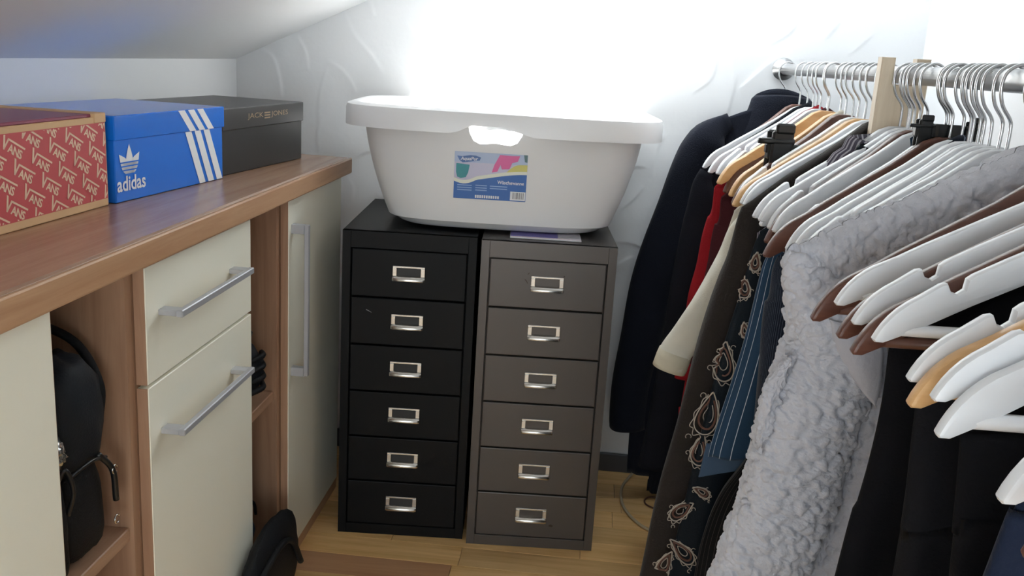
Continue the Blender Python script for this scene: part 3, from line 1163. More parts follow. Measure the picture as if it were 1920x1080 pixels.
# forked wooden post that carries the rail
PY = -.440
t = thing('rail_support_post', 'pale wooden post with a forked top carrying the steel rail', 'post', (RX, PY, 0))
bm = bmesh.new()
prism(bm, [(-.0345, 0), (.0345, 0), (.0345, 1.0905), (.0150, 1.0905), (.0150, 1.0530), (-.0150, 1.0530), (-.0150, 1.0905), (-.0345, 1.0905)], -.011, .011, .0015)
from_bm('forked_board', bm, MT['pale_wood'], t)
tube('peg', [(-.030, 0, 1.045), (.030, 0, 1.045)], .004, MT['pale_wood'], t, 10)


def proj_x(P):
    d = np.array(P) - CAM
    return 960 + FPX * (d @ CR) / (d @ CF)


def rail_y(xpix):
    lo, hi = -1.2, .46
    for _ in range(50):
        m_ = (lo + hi) / 2
        if proj_x((RX, m_, RZ + RR)) > xpix:
            lo = m_
        else:
            hi = m_
    return (lo + hi) / 2


# ------------------------------------------------ hanger meshes (origin at the rail's centre, arms along X)
def hanger_outline(half, notched, drop=.136, top=-.072, slim=1.0):
    pts = [(0, 0), (.016, -.0005), (.032, -.006), (.050, -.018), (.072, -.0325), (.100, -.048), (.128, -.0635)]
    if notched:
        pts += [(.152, -.0775), (.1565, -.0815), (.1575, -.0905), (.1625, -.0945), (.1680, -.0925), (.1715, -.0855), (.176, -.0865)]
    else:
        pts += [(.150, -.0755), (.172, -.0885)]
    pts += [(.192, -.0985), (.199, -.1032), (.206, -.1092), (.2115, -.1155), (.216, -.1220), (.2195, -.1285), (.222, -.1345), (.2205, -.1368), (.214, -.1372)]
    pts += [(.190, -.1262), (.150, -.1035), (.110, -.0820), (.070, -.0640), (.040, -.0520), (.018, -.0480)]
    k = half / .222
    kz = drop / .136
    right = [(a * k, top + b * kz) for a, b in pts]
    left = [(-a, b) for a, b in right[1:]][::-1]
    return right + [(0, top - .047 * kz)] + left


def hanger_meshes(half, notched, m, drop=.136, thick=.0105):
    bm = bmesh.new()
    prism(bm, hanger_outline(half, notched, drop), -thick / 2, thick / 2, .0026, 2)
    # shoulders bend gently forward
    for v in bm.verts:
        v.co.y += -.020 * (v.co.x / half) ** 2
    o = from_bm('tmp', bm, m)
    autosmooth(o, 40)
    body = o.data
    bpy.data.objects.remove(o)
    hk = spline([(.019, 0, -.004), (.0165, 0, .0095), (.0, 0, .0165), (-.0165, 0, .0085), (-.0205, 0, -.008), (-.0150, 0, -.026), (-.003, 0, -.040), (.0, 0, -.050), (.0, 0, -.080)], 5)
    V_, F_ = tube_data(hk, .0019, 6)
    o = from_py('tmp', V_, F_, MT['wire'], None, True, True)
    hook = o.data
    bpy.data.objects.remove(o)
    zb = -.072 - drop * .93
    V_, F_ = tube_data([(-half * .90, -.0165, zb), (-half * .4, -.0165, zb), (half * .4, -.0165, zb), (half * .90, -.0165, zb)], .0052, 10)
    o = from_py('tmp', V_, F_, m, None, True, True)
    bar = o.data
    bpy.data.objects.remove(o)
    return body, hook, bar


HM = {
    ('white', 0): hanger_meshes(.222, False, MT['hw']), ('white', 1): hanger_meshes(.222, True, MT['hw']),
    ('brown', 0): hanger_meshes(.228, False, MT['hbrown'], .158, .0115), ('tan', 0): hanger_meshes(.225, False, MT['htan'], .150, .0115),
}


def hanger(kind, notched, yh, theta, label, group=None, bar=True, tilt=0.0, kz=1.0):
    t = thing('coat_hanger', label, 'hanger', (RX, yh, RZ), theta, group)
    t.rotation_euler = (0, tilt, theta)
    body, hook, br = HM[(kind, notched)]
    for nm, me_ in (('shoulder_piece', body), ('hook', hook)) + ((('trouser_bar', br),) if bar else ()):
        o = bpy.data.objects.new(nm, me_)
        C.objects.link(o)
        o.parent = t
        if nm != 'hook':
            o.scale = (1, 1, kz)
            o.location = (0, 0, -.072 * (1 - kz))
    return t


def solve_theta(yh, tipx, half=.222):
    best, bt = 1e9, 0
    for th in np.linspace(-.25, .70, 191):
        e = abs(proj_x((RX - half * math.cos(th), yh - half * math.sin(th), RZ - .205)) - tipx)
        if e < best:
            best, bt = e, th
    return bt


G1 = 'white hangers by the wall end of the rail'
G2 = 'white notched hangers near the black clip hanger'
G3 = 'white plain hangers between the post and the sherpa coat'
G4 = 'white notched hangers between the post and the sherpa coat'
L1 = 'plain white wooden hanger at the wall end of the rail, next to the navy coat'
L2 = 'white wooden hanger with notched shoulders near the black clip hanger'
L3 = 'plain white wooden hanger packed between the wooden post and the grey sherpa coat'
L4 = 'white wooden hanger with notched shoulders between the wooden post and the grey sherpa coat'
TAB = [  # hook pixel, tip pixel, colour, notched, label, group
    (1509, 1318, 'brown', 0, 'dark brown wooden hanger right beside the navy coat', None),
    (1523, 1312, 'white', 0, L1, G1), (1534, 1320, 'white', 0, L1, G1),
    (1542, 1336, 'white', 1, L2, G2), (1549, 1345, 'white', 1, L2, G2),
    (1563, 1352, 'brown', 0, 'dark brown wooden hanger behind the tan hangers', None),
    (1567, 1346, 'tan', 0, 'light tan wooden hanger pressed against the second dark brown hanger', None),
    (1588, 1360, 'tan', 0, 'light tan wooden hanger just behind the black clip hanger', None),
    (1598, 1366, 'brown', 0, 'dark brown wooden hanger in front of the tan hangers', None),
    (1622, 1371, 'white', 1, 'white notched wooden hanger right in front of the black clip hanger', None),
    (1637, 1370, 'tan', 0, 'light tan wooden hanger just behind the dark brown jacket', None),
    (1649, 1378, 'white', 0, 'plain white wooden hanger just behind the dark brown jacket', None),
    (1668, 1388, 'white', 0, 'white wooden hanger carrying the dark brown jacket', None),
    (1705, 1402, 'white', 1, L4, G4), (1717, 1408, 'white', 0, L3, G3), (1723, 1415, 'white', 0, L3, G3),
    (1729, 1424, 'white', 1, L4, G4), (1742, 1432, 'brown', 0, 'dark brown wooden hanger just in front of the wooden post', None),
    (1755, 1438, 'white', 0, L3, G3), (1790, 1447, 'white', 1, L4, G4),
    (1805, 1432, 'brown', 0, 'dark brown wooden hanger with the navy pinstripe shirt', None),
    (1826, 1462, 'white', 0, L3, G3), (1838, 1470, 'white', 1, L4, G4), (1846, 1474, 'white', 0, L3, G3),
    (1857, 1478, 'white', 0, L3, G3), (1866, 1482, 'white', 1, L4, G4), (1878, 1486, 'white', 0, L3, G3),
    (1902, 1492, 'white', 0, L3, G3), (1917, 1498, 'white', 0, L3, G3),
]
last = 9
for hx, tx_, kind, nt_, lb, gr in TAB:
    yh = rail_y(hx)
    yh = min(yh, last - .0115)
    last = yh
    half_ = {'white': .222, 'brown': .228, 'tan': .225}[kind]
    th = solve_theta(yh, tx_, half_)
    hanger(kind, nt_, yh, th, lb, gr, tilt=random.uniform(-.02, .03) + (.03 if kind != 'white' else 0))
# near hangers, known by their tips
NEAR = [  # tip pixel, colour, notched, label, group
    ((1518, 598), 'brown', 0, 'dark brown wooden hanger touching the front of the grey sherpa coat', None),
    ((1562, 570), 'white', 0, 'plain white wooden hanger lying over the dark brown hangers by the sherpa coat', None),
    ((1566, 630), 'brown', 0, 'dark brown wooden hanger just behind the charcoal knit jumper', None),
    ((1594, 606), 'white', 1, 'white notched wooden hanger holding the charcoal knit jumper', None),
    ((1592, 660), 'brown', 0, 'dark brown wooden hanger just in front of the charcoal knit jumper', None),
    ((1632, 638), 'white', 1, 'white notched wooden hanger between the charcoal jumper and the black coat', None),
    ((1697, 712), 'white', 1, 'white notched wooden hanger right behind the light brown hanger over the black clothes', None),
    ((1698, 758), 'tan', 0, 'light brown wooden hanger over the black clothes', None),
    ((1742, 748), 'white', 1, 'white notched wooden hanger right in front of the light brown hanger', None),
    ((1750, 816), 'white', 0, 'plain white wooden hanger with bar over the black trousers', None),
    ((1866, 938), 'white', 0, 'plain white wooden hanger above the dark navy trousers', None),
    ((1914, 1045), 'brown', 0, 'brown wooden hanger over the dark navy trousers', None),
]
HS = {'white': (.222, .2085), 'brown': (.228, .230), 'tan': (.225, .222)}
NY = []
last = 9
for (ta, tb), kind, nt_, lb, gr in NEAR:
    half_, dz_ = HS[kind]
    q = px(ta, tb, 0, RX - half_)
    yh = min(q[1] + .026, last - .0125)
    last = yh
    NY.append(yh)
    hanger(kind, nt_, yh, .03, lb, gr, kz=(RZ - .072 - q[2]) / (dz_ - .072))

# ------------------------------------------------ black clip hangers
def clip_hanger(yh, theta, label, dz=0.0, half=.135, cs=1.0):
    t = thing('clip_hanger', label, 'hanger', (RX, yh, RZ), theta)
    _, hook, _ = HM[('white', 0)]
    o = bpy.data.objects.new('hook', hook)
    C.objects.link(o)
    o.parent = t
    bm = bmesh.new()
    bx(bm, -half, half, -.006, .006, -.148 + dz, -.132 + dz, .002)
    bx(bm, -.016, .016, -.007, .007, -.134 + dz, -.078, .003)
    from_bm('bar', bm, MT['black_plastic'], t)
    for sd_ in (-1, 1):
        cx = sd_ * (half - .022 * cs)
        zc = -.140 + dz
        bm = bmesh.new()
        B = lambda a, b, c, d, e, f, g: bx(bm, cx + a * cs, cx + b * cs, c * cs, d * cs, zc + e * cs, zc + f * cs, g * cs)
        B(-.017, .017, -.016, -.007, -.042, .028, .003)
        B(-.017, .017, .007, .016, -.042, .028, .003)
        B(-.015, .015, -.024, -.015, .024, .040, .003)
        B(-.019, .019, -.008, .008, -.016, .010, .002)
        c_ = from_bm('clip', bm, MT['black_plastic'], t)
        tube('spring_pin', [(cx - .038 * cs, -.012 * cs, zc + .012 * cs), (cx - .012 * cs, -.012 * cs, zc + .012 * cs), (cx + .018 * cs, -.012 * cs, zc + .012 * cs)],
             [.0045 * cs, .0055 * cs, .005 * cs], MT['black_plastic'], c_, 10)
    return t


clip_hanger(rail_y(1611), .16, 'black plastic clip hanger among the tan wooden hangers', .006, .145, 1.1)
clip_hanger(-.655, .05, 'small black plastic clip hanger in front of the wooden post', .074, .042, .5)

# ================================================================== GARMENTS
def smooth01(v):
    v = np.clip(v, 0, 1)
    return v * v * (3 - 2 * v)


def interp_outline(pts, n):
    P = np.array(spline([(a, 0, b) for a, b in pts], 6))[:, [0, 2]]
    s = np.concatenate([[0], np.cumsum(np.hypot(*np.diff(P, axis=0).T))])
    u = np.linspace(0, s[-1], n)
    return np.stack([np.interp(u, s, P[:, 0]), np.interp(u, s, P[:, 1])], 1)


def skin_grid(name, G, m, parent, closed_u=True, uv=True):
    """G[v][u] = point"""
    G = np.asarray(G)
    nv, nu, _ = G.shape
    V_ = G.reshape(-1, 3)
    F_ = []
    UVs = []
    for j in range(nv - 1):
        for i in range(nu if closed_u else nu - 1):
            a, b = j * nu + i, j * nu + (i + 1) % nu
            F_.append((a, b, b + nu, a + nu))
            UVs += [(i / nu, 1 - j / (nv - 1)), ((i + 1) / nu, 1 - j / (nv - 1)), ((i + 1) / nu, 1 - (j + 1) / (nv - 1)), (i / nu, 1 - (j + 1) / (nv - 1))]
    me_ = bpy.data.meshes.new(name)
    me_.from_pydata([tuple(map(float, q)) for q in V_], [], F_)
    if uv:
        l = me_.uv_layers.new(name='UVMap')
        l.data.foreach_set('uv', np.array(UVs, dtype=np.float32).ravel())
    me_.update()
    return link_mesh(name, me_, m, parent, True)


def body_grid(edge, yh, k, thick, inset=0.0, nu=72, ripple=.006, nrip=7, seed=0, top_z=.999, xr_max=.935, t0=.009):
    """edge[v] = (x, z) of the left silhouette from shoulder tip to hem"""
    nv = len(edge)
    G = np.zeros((nv, nu, 3))
    xl = edge[:, 0] + inset * smooth01(np.linspace(0, 1, nv) / .12)
    zl = edge[:, 1]
    v = np.linspace(0, 1, nv)
    T = t0 + (thick - t0) * smooth01(v / .22)
    xr = np.minimum(2 * RX - xl, xr_max)
    a = np.linspace(0, 2 * math.pi, nu, endpoint=False)
    ca, sa_ = np.cos(a), np.sin(a)
    for j in range(nv):
        cx, hw = (xl[j] + xr[j]) / 2, (xr[j] - xl[j]) / 2
        x = cx - hw * np.sign(ca) * np.abs(ca) ** .8
        s = np.clip(np.abs(x - RX) / max(.05, hw), 0, 1)
        prof = np.interp(s, [0, .08, .18, .4, .7, .92, 1.0], [1, .99, .87, .62, .33, .08, 0])
        z = zl[j] + (top_z - zl[0]) * (1 - v[j]) ** 2.2 * prof
        rp = ripple * smooth01(v[j] / .5) * (np.sin(nrip * a + seed + 1.3 * math.sin(3 * v[j] + seed)) + .5 * np.sin((nrip * 2 + 1) * a + 2 * seed + 2 * v[j]))
        y = yh + (x - RX) * k + T[j] * np.sign(sa_) * np.abs(sa_) ** .7 * (-1) + rp
        G[j, :, 0] = x + rp * .4
        G[j, :, 1] = y
        G[j, :, 2] = z
    # close the top along the shoulders and turn the hem inwards
    top = G[0].copy()
    top[:, 1] = yh + (top[:, 0] - RX) * k
    top[:, 2] += .003
    hem = G[-1].copy()
    c = hem.mean(0)
    hem[:, :2] = c[:2] + (hem[:, :2] - c[:2]) * np.array([.985, .6])
    hem[:, 2] += .012
    return np.concatenate([top[None], G, hem[None]], 0)


def sleeve_grid(path, y, rx_, ry_, nu=28, seed=0, fold=.06, cuff=True):
    """path[v] = (x, z) centre line; rx_, ry_ arrays"""
    nv = len(path)
    a = np.linspace(0, 2 * math.pi, nu, endpoint=False)
    G = np.zeros((nv, nu, 3))
    d = np.gradient(path, axis=0)
    d /= np.linalg.norm(d, axis=1)[:, None] + 1e-9
    nrm = np.stack([-d[:, 1], d[:, 0]], 1)      # sideways within the XZ plane
    for j in range(nv):
        v = j / (nv - 1)
        f = 1 + fold * np.sin(3 * a + seed + 6 * v) * smooth01(np.array(v / .3)) + fold * .6 * math.sin(18 * v + seed) * np.cos(a + seed)
        ca, sa_ = np.cos(a), np.sin(a)
        off = rx_[j] * np.sign(ca) * np.abs(ca) ** .85 * f
        G[j, :, 0] = path[j, 0] - nrm[j, 0] * off * -1
        G[j, :, 2] = path[j, 1] + nrm[j, 1] * off
        G[j, :, 1] = (y[j] if hasattr(y, '__len__') else y) + ry_[j] * np.sign(sa_) * np.abs(sa_) ** .85 * f
    cap = G[0].copy()
    cap[:] = G[0].mean(0) + (cap - G[0].mean(0)) * .05
    end = G[-1].copy()
    end = end.mean(0) + (end - end.mean(0)) * .82
    end2 = end.copy()
    end2 -= np.array([d[-1, 0], 0, d[-1, 1]]) * .02
    return np.concatenate([cap[None], G, end[None], end2[None]], 0)


def P2(pts, Y):
    return [tuple(px(a, b, 1, Y)[[0, 2]]) for a, b in pts]


def garment(name, label, cat, outline, yt, yh, thick, m, hem=None, sleeve=None, ripple=.006, nrip=7, seed=0,
            nv=60, nu=72, collar=None, top_z=.999, sl_m=None, inset=.0, t0=.009):
    """outline: pixels of its left silhouette (read at depth yt); sleeve = (radius, cuff_z) or None"""
    t = thing(name, label, cat, (0, 0, 0))
    pts = P2(outline, yt)
    if hem is not None:
        pts = [q for q in pts if q[1] > hem + .01]
        xh = pts[-1][0]
        if len(pts) > 2:
            s_ = (pts[-1][0] - pts[-2][0]) / (pts[-1][1] - pts[-2][1] - 1e-6)
            xh = pts[-1][0] + s_ * (hem - pts[-1][1]) * .6
        pts.append((xh, hem))
    k = (yh - yt) / max(.05, RX - pts[0][0])
    parts = {}
    edge = interp_outline(pts, nv)
    Gb = body_grid(edge, yh, k, thick, inset, nu, ripple, nrip, seed, top_z, t0=t0)
    parts['body'] = skin_grid('body', Gb, m, t)
    parts['G'] = Gb
    if sleeve:
        r, cz = sleeve[:2]
        shift = sleeve[2] if len(sleeve) > 2 else r
        e2 = interp_outline([q for q in pts if q[1] > cz + .01] + [(np.interp(cz, [q[1] for q in pts][::-1], [q[0] for q in pts][::-1]), cz)], nv)
        path = e2.copy()
        v = np.linspace(0, 1, nv)
        rx_ = r * (.35 + .65 * smooth01(v / .16)) * (1 - .22 * v)
        path[:, 0] = e2[:, 0] + rx_ * (shift / r) * .98
        ry_ = thick * 1.15 * (.3 + .7 * smooth01(v / .12)) * (1 - .15 * v)
        parts['sleeve'] = skin_grid('sleeve', sleeve_grid(path, yh + (path[:, 0] - RX) * k - thick * .25, rx_, ry_, 36, seed), sl_m or m, t)
        pr = path.copy()
        pr[:, 0] = np.minimum(2 * RX - path[:, 0], .945 - rx_)
        skin_grid('sleeve', sleeve_grid(pr, yh + (pr[:, 0] - RX) * k, rx_, ry_, 24, seed + 2), sl_m or m, t)
    if collar:
        rx2, ry2, z0_, z1_, cm = collar
        a = np.linspace(0, 2 * math.pi, 40, endpoint=False)
        G = []
        for zz, sc_ in ((z0_, 1.12), (z0_ + (z1_ - z0_) * .5, 1.0), (z1_, .93), (z1_ + .004, .88), (z1_ - .004, .84), (z0_ + (z1_ - z0_) * .4, 1.12), (z0_ - .010, 1.3)):
            x = RX + rx2 * sc_ * np.cos(a)
            yy = yh + (x - RX) * k + ry2 * sc_ * np.sin(a)
            dip = .016 * (np.sin(a) < 0) * np.abs(np.sin(a)) ** 2
            G.append(np.stack([x, yy, np.full_like(x, zz) - dip - .25 * np.abs(x - RX) ** 1.2 * .6], 1))
        skin_grid('collar', np.array(G), cm, t)
    return t, parts, k


M_navy_coat = fabric('navy_wool', (.010, .012, .020, 1), .95, 0.05, .5, 400)
M_blacknavy = fabric('black_navy_cloth', (.009, .010, .015, 1))
M_red = fabric('red_knit', (.30, .012, .018, 1))
M_maroon = fabric('maroon_knit', (.055, .012, .016, 1))
M_cream_c = fabric('cream_cotton', srgb(222, 218, 204))
M_brown = fabric('dark_brown_wool', (.026, .021, .019, 1), .95, .1, .6, 300)
M_teal = fabric('dark_teal_print_base', (.007, .011, .016, 1), .6)
M_blue = stripe_mat('blue_pinstripe', (.022, .055, .105, 1), (.62, .68, .75, 1), 34, .055)
M_blue_in = fabric('blue_reverse', (.06, .10, .16, 1))
M_navyp = stripe_mat('navy_pinstripe', (.008, .012, .024, 1), (.22, .26, .34, 1), 60, .05)
M_blackp = stripe_mat('black_pinstripe', (.006, .006, .007, 1), (.10, .085, .08, 1), 70, .06)
M_purple = stripe_mat('purple_stripe', (.10, .09, .12, 1), (.50, .48, .52, 1), 40, .35)
M_black = fabric('black_cloth', (.0045, .0045, .006, 1), .9)
M_black2 = fabric('black_twill', (.007, .007, .009, 1), .85)
M_navyd = fabric('dark_navy_denim', (.008, .013, .030, 1), .9, .05, .6, 260)
M_grey = fabric('charcoal_knit', (.11, .11, .12, 1), .95, .1, .6, 200)
M_lining = mat('sherpa_flap', srgb(178, 178, 186), .95, bump=.6, bscale=140, sheen=.2)

# navy coat against the wall
YC = .335
t, pt, k = garment('winter_coat', 'navy blue wool coat with collar hanging against the plaster wall', 'coat',
                   [(1352, 226), (1312, 243), (1284, 264), (1258, 312), (1232, 382), (1206, 452), (1186, 522), (1166, 620), (1151, 700), (1143, 770), (1142, 800)],
                   YC, .352, .034, M_navy_coat, hem=.065, sleeve=(.058, .185), ripple=.004, seed=1, inset=.05, top_z=1.0)
hanger('brown', 0, .396, .20, 'brown wooden hanger inside the navy wool coat', None)
a = np.linspace(0, 2 * math.pi, 48, endpoint=False)
G = []
for zz, sc_ in ((.945, 1.55), (.972, 1.12), (1.0, .96), (1.018, .90), (1.022, .80), (1.008, .74), (.975, .8)):
    x = RX - .012 + .078 * sc_ * np.cos(a)
    yy = .362 + (x - RX) * .1 + .040 * min(1.15, sc_) * np.sin(a)
    G.append(np.stack([x, yy, zz - .012 * np.sin(a).clip(-1, 0) ** 2 - .35 * (x - RX + .012) ** 2 / .08], 1))
skin_grid('collar', np.array(G), M_navy_coat, t)
for k_ in range(4):
    bm = bmesh.new()
    bmesh.ops.create_cone(bm, cap_ends=True, segments=16, radius1=.011, radius2=.010, depth=.004)
    bmesh.ops.rotate(bm, cent=(0, 0, 0), matrix=Matrix.Rotation(math.pi / 2, 3, 'X'), verts=bm.verts)
    bmesh.ops.translate(bm, vec=(RX - .03, .318, .80 - .15 * k_), verts=bm.verts)
    from_bm('button', bm, MT['black_plastic'], t)

t, pt, k = garment('blazer', 'black blue blazer on a white hanger in front of the navy coat', 'jacket',
                   [(1312, 322), (1298, 345), (1288, 380), (1278, 430), (1266, 500), (1252, 580), (1236, 680), (1215, 780), (1198, 850)],
                   .07, .145, .022, M_blacknavy, hem=.14, sleeve=(.045, .20), seed=2, inset=.03)
t, pt, k = garment('knit_jumper', 'bright red knit jumper squeezed between the blazer and the cream shirt', 'jumper',
                   [(1340, 352), (1334, 385), (1324, 430), (1310, 490), (1294, 545), (1284, 600), (1272, 660)], -.055, .05, .014, M_red, hem=.36, sleeve=(.036, .45), seed=3, inset=.02, ripple=.003)
t, pt, k = garment('cardigan', 'dark maroon cardigan directly in front of the red jumper', 'cardigan',
                   [(1352, 372), (1346, 410), (1338, 450), (1322, 520), (1308, 580), (1298, 640)], -.115, -.02, .012, M_maroon, hem=.40, sleeve=(.034, .5), seed=4, inset=.02, ripple=.003)
# cream shirt with its swinging sleeve
t, pt, k = garment('dress_shirt', 'cream cotton shirt with one sleeve hanging out beside the brown jacket', 'shirt',
                   [(1376, 398), (1366, 425), (1352, 470), (1340, 520), (1330, 560)], -.21, -.13, .013, M_cream_c, hem=.30, seed=5, ripple=.004)
yc = -.215
left = np.array(P2([(1384, 408), (1366, 430), (1348, 475), (1322, 522), (1291, 572), (1262, 618), (1240, 650), (1229, 676)], yc))
path = interp_outline([tuple(q) for q in left], 50)
v = np.linspace(0, 1, 50)
rx_ = .013 + .016 * smooth01(v / .5)
path[:, 0] += rx_ * .95
path[:, 1] -= rx_ * .25
sl = skin_grid('sleeve', sleeve_grid(path, np.full(50, yc), rx_, .014 + .010 * smooth01(v / .4), 32, 5, .07), M_cream_c, t)
ec, ed = path[-1], path[-1] - path[-3]
ed = ed / np.linalg.norm(ed)
G = sleeve_grid(np.array([ec - ed * .028, ec - ed * .014, ec, ec + ed * .007]), np.full(4, yc), np.array([.0305, .0315, .0315, .031]), np.array([.026] * 4), 32, 5, .01)
skin_grid('cuff', G, fabric('cuff_cream', srgb(214, 206, 184)), sl)
# dark brown jacket
t, pt, k = garment('wool_jacket', 'dark brown wool jacket whose long side falls to the floor beside the cream sleeve', 'jacket',
                   [(1390, 392), (1382, 412), (1371, 450), (1356, 500), (1333, 562), (1306, 640), (1281, 722), (1258, 815), (1236, 900), (1215, 985), (1197, 1078)],
                   -.485, -.392, .024, M_brown, hem=.055, sleeve=(.040, .17), seed=6, inset=.02, ripple=.004, top_z=1.003, t0=.022)
# paisley shirt
t, pt, k = garment('paisley_shirt', 'dark teal shirt printed with beige paisley next to the brown jacket', 'shirt',
                   [(1424, 438), (1412, 462), (1398, 510), (1384, 556), (1362, 620), (1338, 700), (1314, 790), (1292, 880), (1268, 980), (1248, 1075)],
                   -.560, -.512, .016, M_teal, hem=.09, seed=7, ripple=.005, nrip=6, collar=(.080, .020, .940, .972, M_teal), top_z=.985)
Gp = pt['G']
M_print = mat('paisley_print', srgb(176, 166, 154), .7)
M_print2 = mat('paisley_brown', srgb(104, 72, 60), .7)


def surf(G, u, v, off):
    """u in 0..1 around (0 = left edge, small u = camera side), v in 0..1 down"""
    nv, nu = G.shape[0], G.shape[1]
    fu, fv = (u % 1) * nu, np.clip(v, 0, .999) * (nv - 1)
    i, j = int(fu), int(fv)
    a, b = fu - i, fv - j
    i1 = (i + 1) % nu
    i %= nu
    p = (G[j, i] * (1 - a) + G[j, i1] * a) * (1 - b) + (G[j + 1, i] * (1 - a) + G[j + 1, i1] * a) * b
    p = p.copy()
    p[1] -= off
    p[0] -= off * .3
    return p


def find_uv(G, X, Z):
    """closest (u, v) on the camera side for a wanted X and Z"""
    nv, nu = G.shape[0], G.shape[1]
    Gs = G[1:-1, :nu // 2 + 1]
    d = (Gs[..., 0] - X) ** 2 + (Gs[..., 2] - Z) ** 2
    j, i = np.unravel_index(np.argmin(d), d.shape)
    return i / nu, (j + 1) / (nv - 1)


def paisley_curves(cx, cz, s, rot, flip=1):
    out = []

    def drop(sc_, q):
        x = .62 * math.sin(q) * abs(math.sin(q / 2)) ** 1.1 * sc_
        y = math.cos(q) * sc_
        h_ = (y + 1) / 2
        return ((x + .55 * h_ ** 2.2) * flip, y - .1 * h_ ** 3)
    for kk, sc_ in enumerate((1.0, .72, .42)):
        out.append(([drop(sc_, q) for q in np.linspace(.25, 2 * math.pi - .25, 34)], .0011 if kk == 0 else (.0016 if kk == 1 else .0007), kk))
    sc = []
    for q in np.linspace(.9, 2 * math.pi - .9, 60):
        k_ = 1.17 + .09 * math.sin(q * 11)
        sc.append(drop(k_, q))
    out.append((sc, .0007, 3))
    for k_ in range(3):
        q0 = 1.2 + k_ * 1.7
        a_, b_ = drop(1.45, q0)
        out.append(([(a_ + .12 * math.cos(w_), b_ + .12 * math.sin(w_)) for w_ in np.linspace(0, 4.4, 9)], .0006, 4))
    c_, s_ = math.cos(rot), math.sin(rot)
    return [([(cx + s * (c_ * a - s_ * b), cz + s * (s_ * a + c_ * b)) for a, b in pts], r, kk) for pts, r, kk in out]


def paisley_print(G, spots, par, pix=True, yplane=-.49):
    Va, Fa, Vb, Fb = [], [], [], []
    for (sx__, sy__, s, rot, fl) in spots:
        X, _, Z = px(sx__, sy__, 1, yplane)
        u0, v0 = find_uv(G, X, Z)
        for pts, r, kk in paisley_curves(0, 0, s, rot, fl):
            P = []
            for a_, b_ in pts:
                uu, vv_ = find_uv(G, X + a_, Z + b_)
                q = surf(G, uu, vv_, .0015)
                P.append((X + a_ if uu > 0 else q[0], q[1], Z + b_))
            # smooth the depth along the line
            yv = np.array([q[1] for q in P])
            yv = np.convolve(np.pad(yv, 2, 'edge'), np.ones(5) / 5, 'valid') - .0008
            P = [(q[0], y_, q[2]) for q, y_ in zip(P, yv)]
            tube_data(P, r, 4, False, Vb if kk == 1 else Va, Fb if kk == 1 else Fa)
    from_py('paisley_print', Va, Fa, M_print, par)['kind'] = 'stuff'
    from_py('brown_print', Vb, Fb, M_print2, par)['kind'] = 'stuff'


paisley_print(Gp, [(1338, 645, .030, .4, 1), (1322, 738, .034, -.5, -1), (1296, 800, .024, .2, 1), (1266, 905, .022, -.4, 1), (1272, 975, .024, .5, -1),
                   (1236, 1000, .022, .0, 1), (1398, 470, .014, .3, 1), (1384, 515, .016, -.2, -1), (1378, 590, .012, .6, 1), (1300, 1040, .020, -.6, 1), (1304, 870, .014, .8, -1)], t)
# blue pinstripe shirt
t, pt, k = garment('pinstripe_shirt', 'steel blue pinstripe shirt with a pale hem beside the paisley shirt', 'shirt',
                   [(1446, 470), (1432, 490), (1420, 530), (1408, 580), (1392, 640), (1370, 710), (1348, 775), (1332, 825), (1326, 850)],
                   -.62, -.575, .018, M_blue, seed=8, ripple=.004, nrip=5)
tri = P2([(1310, 895), (1325, 832), (1345, 838), (1395, 846), (1440, 850), (1440, 868), (1395, 881), (1350, 888)], -.628)
bm = bmesh.new()
prism(bm, tri, -.629, -.624, .0008)
from_bm('shirt_tail', bm, M_blue_in, t)
# purple striped shirt collar behind
t, pt, k = garment('striped_shirt', 'purple grey striped shirt of which only the collar shows behind the paisley shirt', 'shirt',
                   [(1420, 440), (1416, 470), (1410, 520), (1404, 560)], -.530, -.478, .008, M_purple, hem=.45, seed=9, ripple=.002, collar=(.088, .016, .950, .982, M_purple), top_z=.985)
# long black pinstripe garment below
t, pt, k = garment('pinstripe_dress', 'long black pinstripe dress hanging below the blue shirt hem', 'dress',
                   [(1476, 480), (1474, 540), (1470, 620), (1460, 710), (1436, 790), (1396, 860), (1348, 920), (1318, 990), (1300, 1075)],
                   -.66, -.635, .013, M_blackp, hem=.12, seed=10, ripple=.006, nrip=9)
# navy pinstripe shirt
t, pt, k = garment('pinstripe_shirt', 'dark navy pinstripe shirt right behind the grey sherpa coat', 'shirt',
                   [(1456, 486), (1446, 508), (1438, 560), (1430, 620), (1424, 680), (1420, 720)], -.745, -.70, .014, M_navyp, hem=.42, sleeve=(.034, .5), seed=11, inset=.02, ripple=.003)

# grey sherpa coat
YS = -.925
M_sherpa = mat('sherpa_pile', srgb(190, 191, 199), .98, bump=.5, bscale=420, sheen=.35, spec=.1, var=.08, vscale=60)
t, pt, k = garment('sherpa_coat', 'fluffy light grey sherpa coat over the middle of the rail', 'coat',
                   [(1478, 478), (1472, 498), (1474, 545), (1478, 600), (1474, 650), (1458, 700), (1436, 760), (1416, 830), (1398, 900), (1372, 975), (1338, 1070)],
                   YS, -.905, .034, M_sherpa, hem=.17, sleeve=(.050, .24), seed=12, inset=.03, ripple=.015, nrip=8, nv=230, nu=380, top_z=.996, t0=.026)


